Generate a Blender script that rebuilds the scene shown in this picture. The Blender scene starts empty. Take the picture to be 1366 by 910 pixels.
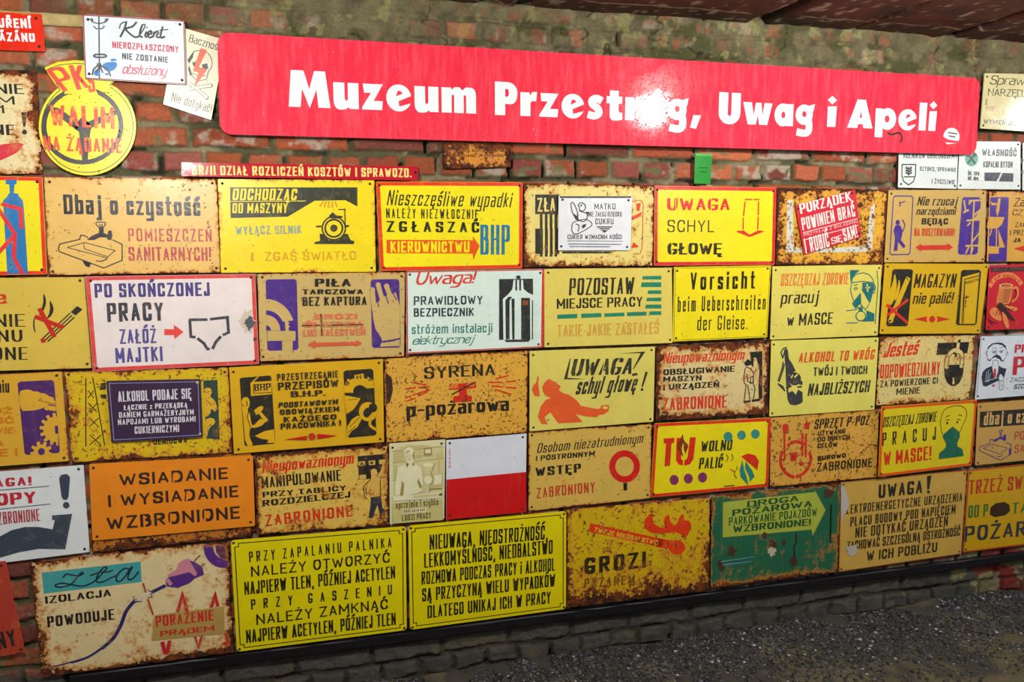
import bpy, math, random
import numpy as np
from mathutils import Vector, Matrix, geometry

# ------------------------------------------------------------------ camera, light, exposure
scene = bpy.context.scene
COL = scene.collection
D = 2.9                      # camera to wall (m)
EYE = 1.60                   # camera height
FPX = 1140.0                 # focal length in pixels of the 1366 px wide frame
YAW, PITCH, ROLL = -0.2775, -0.1243, -0.0025

def rot3(a, b, c):
    return (Matrix.Rotation(a, 3, 'Y') @ Matrix.Rotation(b, 3, 'X') @ Matrix.Rotation(c, 3, 'Z'))
RW = rot3(YAW, PITCH, ROLL)                       # camera -> (right, up, out of wall)
TOB = Matrix(((1, 0, 0), (0, 0, -1), (0, 1, 0)))  # -> world: x right, y into wall, z up
RB = TOB @ RW
CAM = Vector((0, -D, EYE))
cd = bpy.data.cameras.new('camera'); cam = bpy.data.objects.new('camera', cd); COL.objects.link(cam)
cd.sensor_width = 36; cd.lens = FPX / 1366 * 36; cd.clip_start = 0.02
cam.matrix_world = Matrix.Translation(CAM) @ RB.to_4x4()
scene.camera = cam
scene.view_settings.view_transform = 'Standard'
scene.view_settings.look = 'None'
scene.view_settings.exposure = 0.14
scene.view_settings.gamma = 1.0
scene.view_settings.use_curve_mapping = False

w = bpy.data.worlds.new('tunnel_air'); scene.world = w; w.use_nodes = True
bg = w.node_tree.nodes['Background']; bg.inputs[0].default_value = (0.93, 0.96, 1.0, 1); bg.inputs[1].default_value = 0.25

def lamp(loc, power, size, color=(1, 0.97, 0.92)):
    l = bpy.data.lights.new('tunnel_lamp', 'POINT'); l.energy = power; l.shadow_soft_size = size; l.color = color
    o = bpy.data.objects.new('tunnel_lamp', l); o.location = loc; COL.objects.link(o); return o
# three ceiling lamps in a row along the gallery
lamp((1.99, -1.45, 2.25), 88, 0.045)
lamp((-0.36, -1.45, 2.04), 74, 0.05)
lamp((4.3, -1.20, 2.28), 56, 0.05)

# ------------------------------------------------------------------ helpers
def ray(px, py):
    return RB @ Vector(((px - 683) / FPX, -(py - 455) / FPX, -1.0))
def wallpt(px, py, d=0.0):
    """point of the vertical plane y = -d seen at this photo pixel"""
    r = ray(px, py); return CAM + r * ((D - d) / r.y)
def lin(h):
    if not isinstance(h, str): return h
    v = [int(h[i:i + 2], 16) / 255 for i in (0, 2, 4)]
    return tuple(c / 12.92 if c <= .04045 else ((c + .055) / 1.055) ** 2.4 for c in v)
def mesh_obj(name, verts, faces, mat, parent=None, smooth=False):
    me = bpy.data.meshes.new(name); me.from_pydata(verts, [], faces)
    if mat: me.materials.append(mat)
    if smooth: me.shade_smooth()
    o = bpy.data.objects.new(name, me); COL.objects.link(o)
    if parent: o.parent = parent
    return o
def tag(o, label=None, cat=None, group=None, kind=None):
    if label: o['label'] = label
    if cat: o['category'] = cat
    if group: o['group'] = group
    if kind: o['kind'] = kind
    return o

# --- smooth lattice noise in numpy
def vnoise(x, y, seed):
    r = np.random.default_rng(seed).random((256, 256))
    xi = np.floor(x).astype(int); yi = np.floor(y).astype(int); fx = x - xi; fy = y - yi
    fx = fx * fx * (3 - 2 * fx); fy = fy * fy * (3 - 2 * fy)
    g = lambda a, b: r[a % 256, b % 256]
    return (g(xi, yi) * (1 - fx) + g(xi + 1, yi) * fx) * (1 - fy) + (g(xi, yi + 1) * (1 - fx) + g(xi + 1, yi + 1) * fx) * fy
def fbm(x, y, seed, o=4):
    s = 0; a = .5; t = 0
    for i in range(o):
        s = s + a * vnoise(x, y, seed + i * 17); t += a; a *= .5; x = x * 2.03 + 11.3; y = y * 2.03 + 5.7
    return s / t
def sstep(a, b, v):
    t = np.clip((v - a) / (b - a), 0, 1); return t * t * (3 - 2 * t)
def grid_obj(name, P, rgb, mat, flip=False, parent=None):
    """P: (n,m,3) vertex grid, rgb: (n,m,3) linear colour of what each spot is made of"""
    n, m = P.shape[:2]
    i = np.arange(n * m).reshape(n, m)
    q = np.stack([i[:-1, :-1], i[:-1, 1:], i[1:, 1:], i[1:, :-1]], -1).reshape(-1, 4)
    if flip: q = q[:, ::-1]
    me = bpy.data.meshes.new(name)
    me.vertices.add(n * m); me.vertices.foreach_set('co', P.reshape(-1).astype('f4'))
    nf = len(q); me.loops.add(nf * 4); me.polygons.add(nf)
    me.loops.foreach_set('vertex_index', q.reshape(-1).astype('i4'))
    me.polygons.foreach_set('loop_start', (np.arange(nf) * 4).astype('i4'))
    me.polygons.foreach_set('use_smooth', np.ones(nf, bool))
    me.update()
    a = me.color_attributes.new('stone', 'FLOAT_COLOR', 'POINT')
    c = np.ones((n * m, 4), 'f4'); c[:, :3] = rgb.reshape(-1, 3); a.data.foreach_set('color', c.reshape(-1))
    me.validate()
    me.materials.append(mat)
    o = bpy.data.objects.new(name, me); COL.objects.link(o)
    if parent: o.parent = parent
    return o

class N:
    """tiny node-tree writer"""
    def __init__(s, tree): s.t = tree
    def n(s, typ, ins=None, **kw):
        x = s.t.nodes.new(typ)
        for k, v in kw.items(): setattr(x, k, v)
        for k, v in (ins or {}).items(): s.put(x.inputs[k], v)
        return x
    def put(s, sock, v):
        if hasattr(v, 'is_linked') or isinstance(v, bpy.types.NodeSocket): s.t.links.new(v, sock)
        else: sock.default_value = v
    def m(s, op, a, b=0.0, c=0.0, clamp=False):
        x = s.n('ShaderNodeMath', operation=op, use_clamp=clamp); s.put(x.inputs[0], a); s.put(x.inputs[1], b); s.put(x.inputs[2], c); return x.outputs[0]
    def mix(s, f, a, b, mode='MIX'):
        x = s.n('ShaderNodeMix', data_type='RGBA', blend_type=mode); s.put(x.inputs[0], f); s.put(x.inputs[6], a); s.put(x.inputs[7], b); return x.outputs[2]
    def noise(s, vec, scale, detail=4, rough=.55, out=0):
        return s.n('ShaderNodeTexNoise', {'Vector': vec, 'Scale': scale, 'Detail': detail, 'Roughness': rough}).outputs[out]
    def ramp(s, v, lo, hi):
        x = s.n('ShaderNodeMapRange', {'Value': v, 'From Min': lo, 'From Max': hi}, interpolation_type='SMOOTHSTEP'); return x.outputs[0]
def rgba(c): c = lin(c); return (c[0], c[1], c[2], 1)

def stone_mat(name, scale, bump, rough=.85, dist=.004, spec=.3):
    mt = bpy.data.materials.new(name); mt.use_nodes = True; k = N(mt.node_tree); b = mt.node_tree.nodes['Principled BSDF']
    tc = k.n('ShaderNodeTexCoord').outputs['Object']
    at = k.n('ShaderNodeAttribute', attribute_name='stone').outputs['Color']
    n1 = k.noise(tc, scale, 6, .65); n2 = k.noise(tc, scale * 5, 4, .6)
    f = k.m('ADD', k.m('MULTIPLY', n1, 1.1), k.m('MULTIPLY', n2, .8))
    f = k.m('ADD', f, .08)
    c = k.mix(1.0, at, k.n('ShaderNodeCombineColor', {0: f, 1: f, 2: f}).outputs[0], 'MULTIPLY')
    k.put(b.inputs['Base Color'], c); b.inputs['Roughness'].default_value = rough
    b.inputs['Specular IOR Level'].default_value = spec
    h = k.m('ADD', n2, k.m('MULTIPLY', n1, .8))
    bp = k.n('ShaderNodeBump', {'Strength': bump, 'Distance': dist, 'Height': h})
    k.put(b.inputs['Normal'], bp.outputs[0]); return mt

# --- painted, rusting sheet metal: one shared node group
def sheet_group():
    g = bpy.data.node_groups.new('weathered_sheet', 'ShaderNodeTree'); I = g.interface
    for nm, ty, dv in (('Paint', 'Color', (1, 1, 1, 1)), ('Seed', 'Float', 0), ('Rust', 'Float', 0), ('Speck', 'Float', .3), ('HW', 'Float', .25), ('HH', 'Float', .15),
                       ('EdgeW', 'Float', .01), ('EdgeAmt', 'Float', .5), ('Rough', 'Float', .35), ('Fade', 'Float', 0), ('Under', 'Color', (1, 1, 1, 1)), ('Streak', 'Float', .3), ('Keep', 'Float', 0), ('Low', 'Float', 0)):
        sk = I.new_socket(nm, in_out='INPUT', socket_type='NodeSocket' + ty); sk.default_value = dv
    I.new_socket('Shader', in_out='OUTPUT', socket_type='NodeSocketShader')
    k = N(g); gi = k.n('NodeGroupInput').outputs; go = k.n('NodeGroupOutput')
    tc = k.n('ShaderNodeTexCoord').outputs['Object']
    sx = k.n('ShaderNodeSeparateXYZ', {0: tc}).outputs
    off = k.n('ShaderNodeCombineXYZ', {0: k.m('MULTIPLY', gi['Seed'], 7.31), 1: k.m('MULTIPLY', gi['Seed'], 3.17), 2: k.m('MULTIPLY', gi['Seed'], 5.71)}).outputs[0]
    flat = k.n('ShaderNodeCombineXYZ', {0: sx[0], 1: 0.0, 2: sx[2]}).outputs[0]
    p = k.n('ShaderNodeVectorMath', {0: flat, 1: off}, operation='ADD').outputs[0]
    n1 = k.noise(p, 9, 8, .68); n2 = k.noise(p, 95, 4, .65); n4 = k.noise(p, 26, 6, .7)
    st = k.n('ShaderNodeVectorMath', {0: p, 1: (60, 1, 5)}, operation='MULTIPLY').outputs[0]
    n3 = k.noise(st, 1.0, 4, .6)
    dx = k.m('SUBTRACT', gi['HW'], k.m('ABSOLUTE', sx[0])); dz = k.m('SUBTRACT', gi['HH'], k.m('ABSOLUTE', k.m('SUBTRACT', sx[2], gi['HH'])))
    d = k.m('MAXIMUM', k.m('MINIMUM', dx, dz), 0.0)
    e = k.m('MULTIPLY', k.m('POWER', 2.718, k.m('MULTIPLY', k.m('DIVIDE', d, gi['EdgeW']), -1.0)), k.m('MULTIPLY', gi['EdgeAmt'], 1.75))
    v = k.m('ADD', k.m('MULTIPLY', k.m('SUBTRACT', n1, .5), 2.4), k.m('MULTIPLY', k.m('SUBTRACT', n4, .5), 2.2))
    v = k.m('ADD', v, k.m('ADD', e, gi['Rust']))
    v = k.m('ADD', v, k.m('MULTIPLY', k.m('SUBTRACT', n2, .5), 1.0))
    v = k.m('SUBTRACT', v, gi['Keep'])
    lo = k.m('SUBTRACT', 1.0, k.m('DIVIDE', sx[2], k.m('MULTIPLY', gi['HH'], 2.0)), clamp=True)
    v = k.m('ADD', v, k.m('MULTIPLY', k.m('POWER', lo, 2.5), gi['Low']))
    stain = k.m('MULTIPLY', k.ramp(v, -.22, .34), .82)
    crust = k.ramp(v, .28, .42)
    spk = k.m('MULTIPLY', k.ramp(k.m('ADD', n2, k.m('MULTIPLY', gi['Speck'], k.m('ADD', .20, k.m('MULTIPLY', k.m('SUBTRACT', n4, .5), .7)))), .70, .76), k.m('GREATER_THAN', gi['Speck'], .01))
    # base paint with slight unevenness, fading and vertical runs
    un = k.m('ADD', .80, k.m('MULTIPLY', n1, .40))
    base = k.mix(k.m('MULTIPLY', k.ramp(k.m('ADD', n4, k.m('MULTIPLY', n2, .6)), .80, 1.05), gi['Fade']), gi['Paint'], gi['Under'])
    base = k.mix(1.0, base, k.n('ShaderNodeCombineColor', {0: un, 1: un, 2: un}).outputs[0], 'MULTIPLY')
    base = k.mix(k.m('MULTIPLY', k.ramp(n3, .55, .8), k.m('MULTIPLY', gi['Streak'], .5)), base, rgba('b89a50'))
    stc = k.mix(n2, rgba('d8901c'), rgba('a05010'))
    c = k.mix(stain, base, stc)
    cr = k.mix(k.ramp(n4, .42, .62), rgba('281510'), rgba('7a3c14'))
    cr = k.mix(k.ramp(n2, .5, .7), cr, rgba('3a2630'))
    c = k.mix(crust, c, cr); c = k.mix(k.m('MULTIPLY', spk, .85), c, rgba('4a2812'))
    bad = k.m('MAXIMUM', crust, spk)
    ro = k.m('ADD', gi['Rough'], k.m('MULTIPLY', k.m('MAXIMUM', k.m('MULTIPLY', stain, .5), bad), .5), clamp=True)
    ro = k.m('ADD', ro, k.m('MULTIPLY', k.m('SUBTRACT', n4, .5), .25), clamp=True)
    hgt = k.m('ADD', k.m('MULTIPLY', bad, .8), k.m('ADD', k.m('MULTIPLY', n2, .30), k.m('MULTIPLY', n4, .35)))
    bp = k.n('ShaderNodeBump', {'Strength': .45, 'Distance': .0012, 'Height': hgt}).outputs[0]
    b = k.n('ShaderNodeBsdfPrincipled', {'Base Color': c, 'Roughness': ro, 'Normal': bp, 'Specular IOR Level': k.m('SUBTRACT', .5, k.m('MULTIPLY', bad, .3))})
    k.t.links.new(b.outputs[0], go.inputs[0]); return g
SHEET = sheet_group()
def sheet_mat(name, paint, **kw):
    mt = bpy.data.materials.new(name); mt.use_nodes = True; t = mt.node_tree; t.nodes.remove(t.nodes['Principled BSDF'])
    x = t.nodes.new('ShaderNodeGroup'); x.node_tree = SHEET; q = lin(paint); g = .2126 * q[0] + .7152 * q[1] + .0722 * q[2]; x.inputs['Paint'].default_value = [min(1, max(0.002, g + (v - g) * 1.05)) for v in q] + [1]
    for a, b in kw.items(): x.inputs[a].default_value = rgba(b) if isinstance(b, str) else b
    t.links.new(x.outputs[0], t.nodes['Material Output'].inputs[0]); return mt
def plain_mat(name, c, rough=.6, metal=0.0):
    mt = bpy.data.materials.new(name); mt.use_nodes = True; k = N(mt.node_tree); b = mt.node_tree.nodes['Principled BSDF']
    n = k.noise(k.n('ShaderNodeTexCoord').outputs['Object'], 60, 4, .6)
    a = lin(c); k.put(b.inputs['Base Color'], k.mix(n, (a[0] * .55, a[1] * .55, a[2] * .55, 1), (min(1, a[0] * 1.4), min(1, a[1] * 1.4), min(1, a[2] * 1.4), 1)))
    b.inputs['Roughness'].default_value = rough; b.inputs['Metallic'].default_value = metal; return mt

# ------------------------------------------------------------------ the brick wall
def build_wall():
    X0, X1, Z0, Z1 = -1.5, 4.3, -0.05, 2.42
    xs = np.arange(X0, X1, .0042); zs = np.concatenate([np.arange(Z0, .75, .0042), np.arange(.75, 1.68, .02), np.arange(1.68, Z1, .0036)])
    x, z = np.meshgrid(xs, zs)
    xw = x + .010 * (fbm(x * 9, z * 9, 3) - .5) + .008 * (fbm(x * 40, z * 40, 5) - .5)
    zw = z + .012 * (fbm(x * 7, z * 7, 4) - .5) + .007 * (fbm(x * 40, z * 40, 6) - .5)
    lw = sstep(.34, .22, z); xw = xw + lw * .05 * (fbm(x * 6, z * 8, 13) - .5); zw = zw + lw * .045 * (fbm(x * 4, z * 6, 14) - .5)
    P = .0745; row = np.floor((zw - 1.793) / P).astype(int); fz = (zw - 1.793) - row * P
    head = (row % 2 == 0); L = np.where(head, .125, .25)
    ox = np.where(head, wallpt(226, 215).x, wallpt(252, 180).x) + .012 * ((row * 37) % 5 - 2)
    col = np.floor((xw - ox) / L).astype(int); fx = (xw - ox) - col * L
    rng = np.random.default_rng(11); T = rng.random((512, 512, 6))
    R = T[row % 512, col % 512]
    jx = .006 + .003 * R[..., 3]; jz = .006 + .002 * R[..., 4]
    d = np.minimum(np.minimum(fx, L - fx) - jx, np.minimum(fz, P - fz) - jz)
    n_f = fbm(x * 60, z * 60, 21, 3); n_m = fbm(x * 18, z * 18, 22); n_b = fbm(x * 3.2, z * 3.2, 23, 5)
    brick = sstep(-.002, .007, d + .004 * (n_f - .5))
    chip = sstep(.60, .72, fbm(x * 14, z * 14, 31)) * (1 - sstep(.0, .02, d))
    brick = brick * (1 - .7 * chip)
    y = -.016 * (1 - brick) * (.35 + 1.1 * fbm(x * 8, z * 8, 24)) + brick * (R[..., 0] - .6) * .007 + brick * (fx / L - .5) * (R[..., 1] - .5) * .008 + .004 * (n_f - .5) + .006 * (n_m - .5) + .003 * (fbm(x * 130, z * 130, 25, 2) - .5)
    y = y * (1 - .45 * lw) + lw * (.014 * (fbm(x * 11, z * 14, 26) - .5) + .006 * (fbm(x * 45, z * 45, 27) - .5))
    gap = sstep(.56, .66, fbm(x * 10, z * 10, 41)) * (1 - sstep(-.003, .0, d)); y = y - .016 * gap
    # colours of the materials themselves
    a = np.array([lin(c) for c in ('984a32', 'a4573a', '88463c', '9c4e30', '8c5044', 'ae6040', '784034', '98502f')])
    cb = a[(R[..., 2] * 8).astype(int) % 8] * (.88 + .45 * R[..., 5][..., None])
    cm = np.array(lin('857d5e')) * (.7 + .6 * n_m)[..., None]
    moss = sstep(.50, .64, fbm(x * 6, z * 6, 51))[..., None]; cm = cm * (1 - moss) + moss * np.array(lin('545438'))
    lime = sstep(.60, .70, fbm(x * 22, z * 22, 61) * .7 + R[..., 1] * .3)[..., None]
    cb = cb * (1 - .75 * lime) + .75 * lime * np.array(lin('b5ab98'))
    gr = sstep(.62, .72, fbm(x * 16, z * 30, 62))[..., None] * .7; cb = cb * (1 - gr) + gr * np.array(lin('66724a'))
    rgb = cb * brick[..., None] + cm * (1 - brick)[..., None]
    rgb = rgb * (1 - .65 * gap)[..., None]
    # old render and moss smeared over the top courses
    edge = 2.13 + .10 * (n_b - .5) + .10 * sstep(1.9, 3.2, x) - .0 * x
    pl = sstep(-.03, .05, (z - edge) + .30 * (fbm(x * 5, z * 7, 71) - .53) + .10 * (n_m - .5)) * sstep(-.9, .3, x + .6 * (n_b - .5))
    pl = np.maximum(pl, sstep(2.30, 2.335, z + .03 * (n_m - .5)) * sstep(1.2, 1.9, x))
    pl = pl * (.55 + .45 * sstep(.36, .5, n_m))
    cp = np.array(lin('6c6448')) * (.45 + 1.0 * fbm(x * 25, z * 25, 72))[..., None]
    g2 = sstep(.5, .66, fbm(x * 9, z * 13, 73))[..., None]; cp = cp * (1 - g2) + g2 * np.array(lin('4d4c2c'))
    g3 = sstep(.62, .70, fbm(x * 20, z * 20, 74))[..., None] * .7; cp = cp * (1 - g3) + g3 * np.array(lin('8e8a58'))
    rgb = rgb * (1 - pl)[..., None] + cp * pl[..., None]
    crk = sstep(.010, .003, np.abs(fbm(x * 4.5, z * 6, 75) - .5)) * pl
    rgb = rgb * (1 - .7 * crk)[..., None]
    y = y * (1 - .6 * pl) - .006 * crk + pl * (.004 + .006 * (n_m - .5) + .004 * (n_f - .5))
    # tar-painted plinth courses
    dk = sstep(.25, .19, z + .05 * (n_b - .5))
    wear = sstep(.58, .68, fbm(x * 12, z * 16, 81) + .12 * sstep(2.4, 3.1, x))
    cd_ = np.array(lin('4c4a44')) * (.75 + .5 * n_m)[..., None]
    yl = (wear * sstep(2.3, 2.9, x))[..., None]; cd_ = cd_ * (1 - yl) + yl * np.array(lin('8c845c'))
    rd = (sstep(.55, .62, fbm(x * 9, z * 14, 83)) * sstep(2.75, 3.05, x))[..., None]; cd_ = cd_ * (1 - rd) + rd * np.array(lin('7c2c26'))
    gg = sstep(.6, .7, fbm(x * 10, z * 18, 84))[..., None] * .6; cd_ = cd_ * (1 - gg) + gg * np.array(lin('5d5640'))
    cd_ = cd_ * (.6 + .4 * brick)[..., None]
    rgb = rgb * (1 - dk)[..., None] + cd_ * dk[..., None]
    Pn = np.stack([x, -y, z], -1)
    o = grid_obj('wall_back', Pn, rgb, stone_mat('old_brick', 90, .9, .82))
    tag(o, 'old red brick wall smeared with moss and mortar behind the signs', kind='structure')
build_wall()

def build_ceiling():
    xs = np.arange(-1.5, 4.3, .01); ys = np.arange(-2.2, .03, .01); x, y = np.meshgrid(xs, ys)
    z0 = wallpt(1010, 31).z
    g = np.zeros_like(x)
    for px, py, wd in ((1010, 31, .045), (1262, 41, .05), (700, 6, .04), (1135, 36, .015)):
        xc = wallpt(px, py).x + .02 * (fbm(y * 3 + px, y * 0, 7) - .5); g = np.maximum(g, sstep(wd, wd * .35, np.abs(x - xc)))
    for xc in (-1.2, -.55, .1, .75, 3.6, 4.0): g = np.maximum(g, sstep(.05, .015, np.abs(x - xc)))
    n = fbm(x * 7, y * 3, 91, 5); n2 = fbm(x * 30, y * 12, 92)
    z = z0 + .0 + .035 * g + .018 * (n - .5) + .006 * (n2 - .5)
    ln = sstep(.008, .003, np.abs((y + .13) - .01 * (fbm(x * 4, x * 0, 95) - .5))) * sstep(.45, .6, fbm(x * 5, y, 96))
    c = np.array(lin('4a2a1e')) * (.6 + .8 * n2)[..., None]
    r = sstep(.5, .65, fbm(x * 6, y * 9, 93))[..., None]; c = c * (1 - r) + r * np.array(lin('33251c'))
    l = sstep(.66, .72, fbm(x * 34, y * 20, 94))[..., None] * .8; c = c * (1 - l) + l * np.array(lin('9a8c78'))
    c = c * (1 - .8 * ln)[..., None] + .8 * ln[..., None] * np.array(lin('a89a84'))
    c = c * (1 - .6 * g)[..., None]
    o = grid_obj('ceiling', np.stack([x, y, z], -1), c, stone_mat('sooty_ceiling', 45, .6, .75), flip=True)
    tag(o, 'low brown sooty gallery ceiling with dark cross joints', kind='structure')
build_ceiling()

def ground_z(x, y):
    pile = .05 * np.exp(-((y + .02) / .16) ** 2) * (.5 + fbm(x * 3, y * 3, 101)) 
    return -.035 + pile + .02 * (fbm(x * 5, y * 5, 102) - .5) + .010 * (fbm(x * 25, y * 25, 103) - .5)
def build_floor():
    xs = np.arange(-1.5, 4.3, .012); ys = np.arange(-2.6, .06, .012); x, y = np.meshgrid(xs, ys)
    n = fbm(x * 12, y * 12, 104); c = np.array(lin('6b634b')) * (.65 + .7 * n)[..., None]
    g = sstep(.45, .62, fbm(x * 6, y * 6, 105) + .25 * np.exp(-((y + .1) / .2) ** 2))[..., None]
    c = c * (1 - .8 * g) + .8 * g * np.array(lin('42423f'))
    o = grid_obj('floor', np.stack([x, y, ground_z(x, y)], -1), c, stone_mat('trodden_earth', 120, .9, .8, .006))
    tag(o, 'dark earth gallery floor along the foot of the wall', kind='structure')
    rng = np.random.default_rng(5)
    M = 30000; px = rng.uniform(.1, 3.9, M); py = -np.abs(rng.normal(.0, .24, M)) - .004
    keep = (vnoise(px * 5, py * 5, 106) * .6 + vnoise(px * 14, py * 14, 107) * .4 + .30 * np.exp(-((py + .12) / .16) ** 2)) > .56
    px, py = px[keep], py[keep]; pz = ground_z(px, py)
    t = (1 + 5 ** .5) / 2
    iv = np.array([(-1, t, 0), (1, t, 0), (-1, -t, 0), (1, -t, 0), (0, -1, t), (0, 1, t), (0, -1, -t), (0, 1, -t), (t, 0, -1), (t, 0, 1), (-t, 0, -1), (-t, 0, 1)]) / 1.9
    fi = np.array([(0, 11, 5), (0, 5, 1), (0, 1, 7), (0, 7, 10), (0, 10, 11), (1, 5, 9), (5, 11, 4), (11, 10, 2), (10, 7, 6), (7, 1, 8), (3, 9, 4), (3, 4, 2), (3, 2, 6), (3, 6, 8), (3, 8, 9), (4, 9, 5), (2, 4, 11), (6, 2, 10), (8, 6, 7), (9, 8, 1)])
    V = []; F = []; C = []
    for i in range(len(px)):
        r = .0018 + .0050 * rng.random() ** 3
        v = iv * (1 + .35 * (rng.random((12, 1)) - .5)) * r * np.array([1 + .5 * rng.random(), 1 + .4 * rng.random(), .75])
        an = rng.random() * 6.28; c_, s_ = math.cos(an), math.sin(an)
        v = np.stack([v[:, 0] * c_ - v[:, 1] * s_, v[:, 0] * s_ + v[:, 1] * c_, v[:, 2]], 1) + (px[i], py[i], pz[i] + r * .35)
        F.append(fi + 12 * i); V.append(v); C.append(np.repeat(rng.choice([.012, .03, .06, .12, .36], p=[.34, .30, .22, .118, .022]), 12))
    V = np.concatenate(V); F = np.concatenate(F); C = np.concatenate(C)
    me = bpy.data.meshes.new('gravel'); me.from_pydata(V.tolist(), [], F.tolist())
    a = me.color_attributes.new('stone', 'FLOAT_COLOR', 'POINT'); cc = np.ones((len(V), 4), 'f4'); cc[:, :3] = C[:, None] * np.array([.95, .98, 1.08]); a.data.foreach_set('color', cc.reshape(-1))
    me.materials.append(stone_mat('coal_gravel', 200, .4, .45, .002, .5))
    o = bpy.data.objects.new('gravel', me); COL.objects.link(o)
    tag(o, 'dark loose gravel strewn along the foot of the brick wall', 'gravel', kind='stuff')
build_floor()
# ------------------------------------------------------------------ lettering: a stroke alphabet drawn with a broad pen
# strokes split by |, points "x,y", r = rounded corner; x 0..1 over the letter's width, y 0..1 over cap height
GL = {
'A': (1, '0,0 .5,1 1,0|.18,.3 .82,.3'), 'B': (.95, '0,0 0,1 .92,1r .92,.53r 0,.53|.4,.53 1,.53r 1,0r 0,0'), 'C': (.95, '1,.7 1,1r 0,1r 0,0r 1,0r 1,.3'),
'D': (1, '0,0 0,1 1,1r 1,0r 0,0'), 'E': (.82, '1,1 0,1 0,0 1,0|0,.52 .85,.52'), 'F': (.8, '1,1 0,1 0,0|0,.5 .85,.5'), 'G': (1, '1,.80 1,1r 0,1r 0,0r 1,0r 1,.42 .55,.42'),
'H': (1, '0,0 0,1|1,0 1,1|0,.52 1,.52'), 'I': (0, '0,0 0,1'), 'J': (.7, '1,1 1,0r 0,0r 0,.25'), 'K': (1, '0,0 0,1|1,1 .05,.44|.3,.6 1,0'), 'L': (.8, '0,1 0,0 1,0'),
'M': (1.4, '0,0 0,1 .5,.25 1,1 1,0'), 'N': (1.05, '0,0 0,1 1,0 1,1'), 'O': (1, '.5,1 1,1r 1,0r 0,0r 0,1r .5,1'), 'P': (.95, '0,0 0,1 1,1r 1,.46r 0,.46'),
'R': (.98, '0,0 0,1 .95,1r .95,.5r 0,.5|.45,.5 1,0'), 'S': (.92, '1,.75 1,1r 0,1r 0,.54r 1,.5r 1,0r 0,0r 0,.25'), 'T': (.9, '.5,0 .5,1|0,1 1,1'), 'U': (1, '0,1 0,0r 1,0r 1,1'),
'V': (1, '0,1 .5,0 1,1'), 'W': (1.6, '0,1 .26,0 .5,.8 .74,0 1,1'), 'X': (1, '0,0 1,1|0,1 1,0'), 'Y': (1, '0,1 .5,.45 1,1|.5,.45 .5,0'), 'Z': (.92, '0,1 1,1 0,0 1,0'),
'a': (.8, '.05,.7 1,.7r 1,0|1,.42 0,.42r 0,0r 1,0'), 'b': (.85, '0,1 0,0 1,0r 1,.7r 0,.7'), 'c': (.75, '1,.5 1,.7r 0,.7r 0,0r 1,0r 1,.2'), 'd': (.85, '1,1 1,0 0,0r 0,.7r 1,.7'),
'e': (.8, '0,.36 1,.36 1,.7r 0,.7r 0,0r 1,0r 1,.14'), 'f': (.5, '1,1 .35,1r .35,0|0,.7 1,.7'), 'g': (.85, '1,.7 1,-.3r 0,-.3|1,0 0,0r 0,.7r 1,.7'), 'h': (.85, '0,0 0,1|0,.7 1,.7r 1,0'),
'i': (0, '0,0 0,.7|0,.9 0,1'), 'j': (.35, '1,.7 1,-.3r 0,-.3|1,.9 1,1'), 'k': (.8, '0,0 0,1|1,.7 .05,.3|.3,.42 1,0'), 'l': (0, '0,0 0,1'), 'm': (1.5, '0,0 0,.7 .5,.7r .5,0|.5,.7 1,.7r 1,0'),
'n': (.85, '0,0 0,.7 1,.7r 1,0'), 'o': (.85, '.5,.7 1,.7r 1,0r 0,0r 0,.7r .5,.7'), 'p': (.85, '0,-.3 0,.7 1,.7r 1,0r 0,0'), 'r': (.5, '0,0 0,.7 1,.7'), 's': (.72, '1,.55 1,.7r 0,.7r 0,.36r 1,.34r 1,0r 0,0r 0,.15'),
't': (.55, '.35,1 .35,0r 1,0|0,.7 1,.7'), 'u': (.85, '0,.7 0,0r 1,0|1,.7 1,0'), 'w': (1.3, '0,.7 .26,0 .5,.6 .74,0 1,.7'), 'y': (.85, '0,.7 0,0r 1,0|1,.7 1,-.3r 0,-.3'), 'z': (.75, '0,.7 1,.7 0,0 1,0'),
'ł': (.36, '.5,0 .5,1|0,.42 1,.66'), 'Ł': (.85, '.12,1 .12,0 1,0|-.1,.36 .5,.64'), '!': (0, '0,.3 0,1|0,0 0,.04'), '.': (0, '0,0 0,.03'), ',': (.12, '1,.04 1,0 0,-.16'), '-': (.45, '0,.42 1,.42'), '/': (.5, '0,0 1,1'),
'0': (.9, '.5,1 1,1r 1,0r 0,0r 0,1r .5,1'), '2': (.9, '0,.72 0,1r 1,1r 1,.55 0,0 1,0'),
'script_u': (.9, '0,.7 0,0r 1,0|1,.7 1,0'),
}
ACC = {'Ą': ('A', 'o'), 'Ę': ('E', 'o'), 'ą': ('a', 'o'), 'ę': ('e', 'o'), 'Ć': ('C', 'a'), 'Ń': ('N', 'a'), 'Ó': ('O', 'a'), 'Ś': ('S', 'a'), 'Ź': ('Z', 'a'), 'Ż': ('Z', 'd'), 'Í': ('I', 'a'), 'Á': ('A', 'a'), 'Ř': ('R', 'v'),
       'ć': ('c', 'a'), 'ń': ('n', 'a'), 'ó': ('o', 'a'), 'ś': ('s', 'a'), 'ź': ('z', 'a'), 'ż': ('z', 'd')}
def corner(p0, p1, p2, r):
    a = (p0 - p1); b = (p2 - p1); la, lb = a.length, b.length
    if la < 1e-6 or lb < 1e-6: return [p1]
    A = p1 + a / la * min(r, la * .5); B = p1 + b / lb * min(r, lb * .5); out = []
    for i in range(6):
        t = i / 5; k = .55
        c1 = A.lerp(p1, k); c2 = B.lerp(p1, k)
        out.append(A * (1 - t) ** 3 + c1 * 3 * t * (1 - t) ** 2 + c2 * 3 * t * t * (1 - t) + B * t ** 3)
    return out
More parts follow.
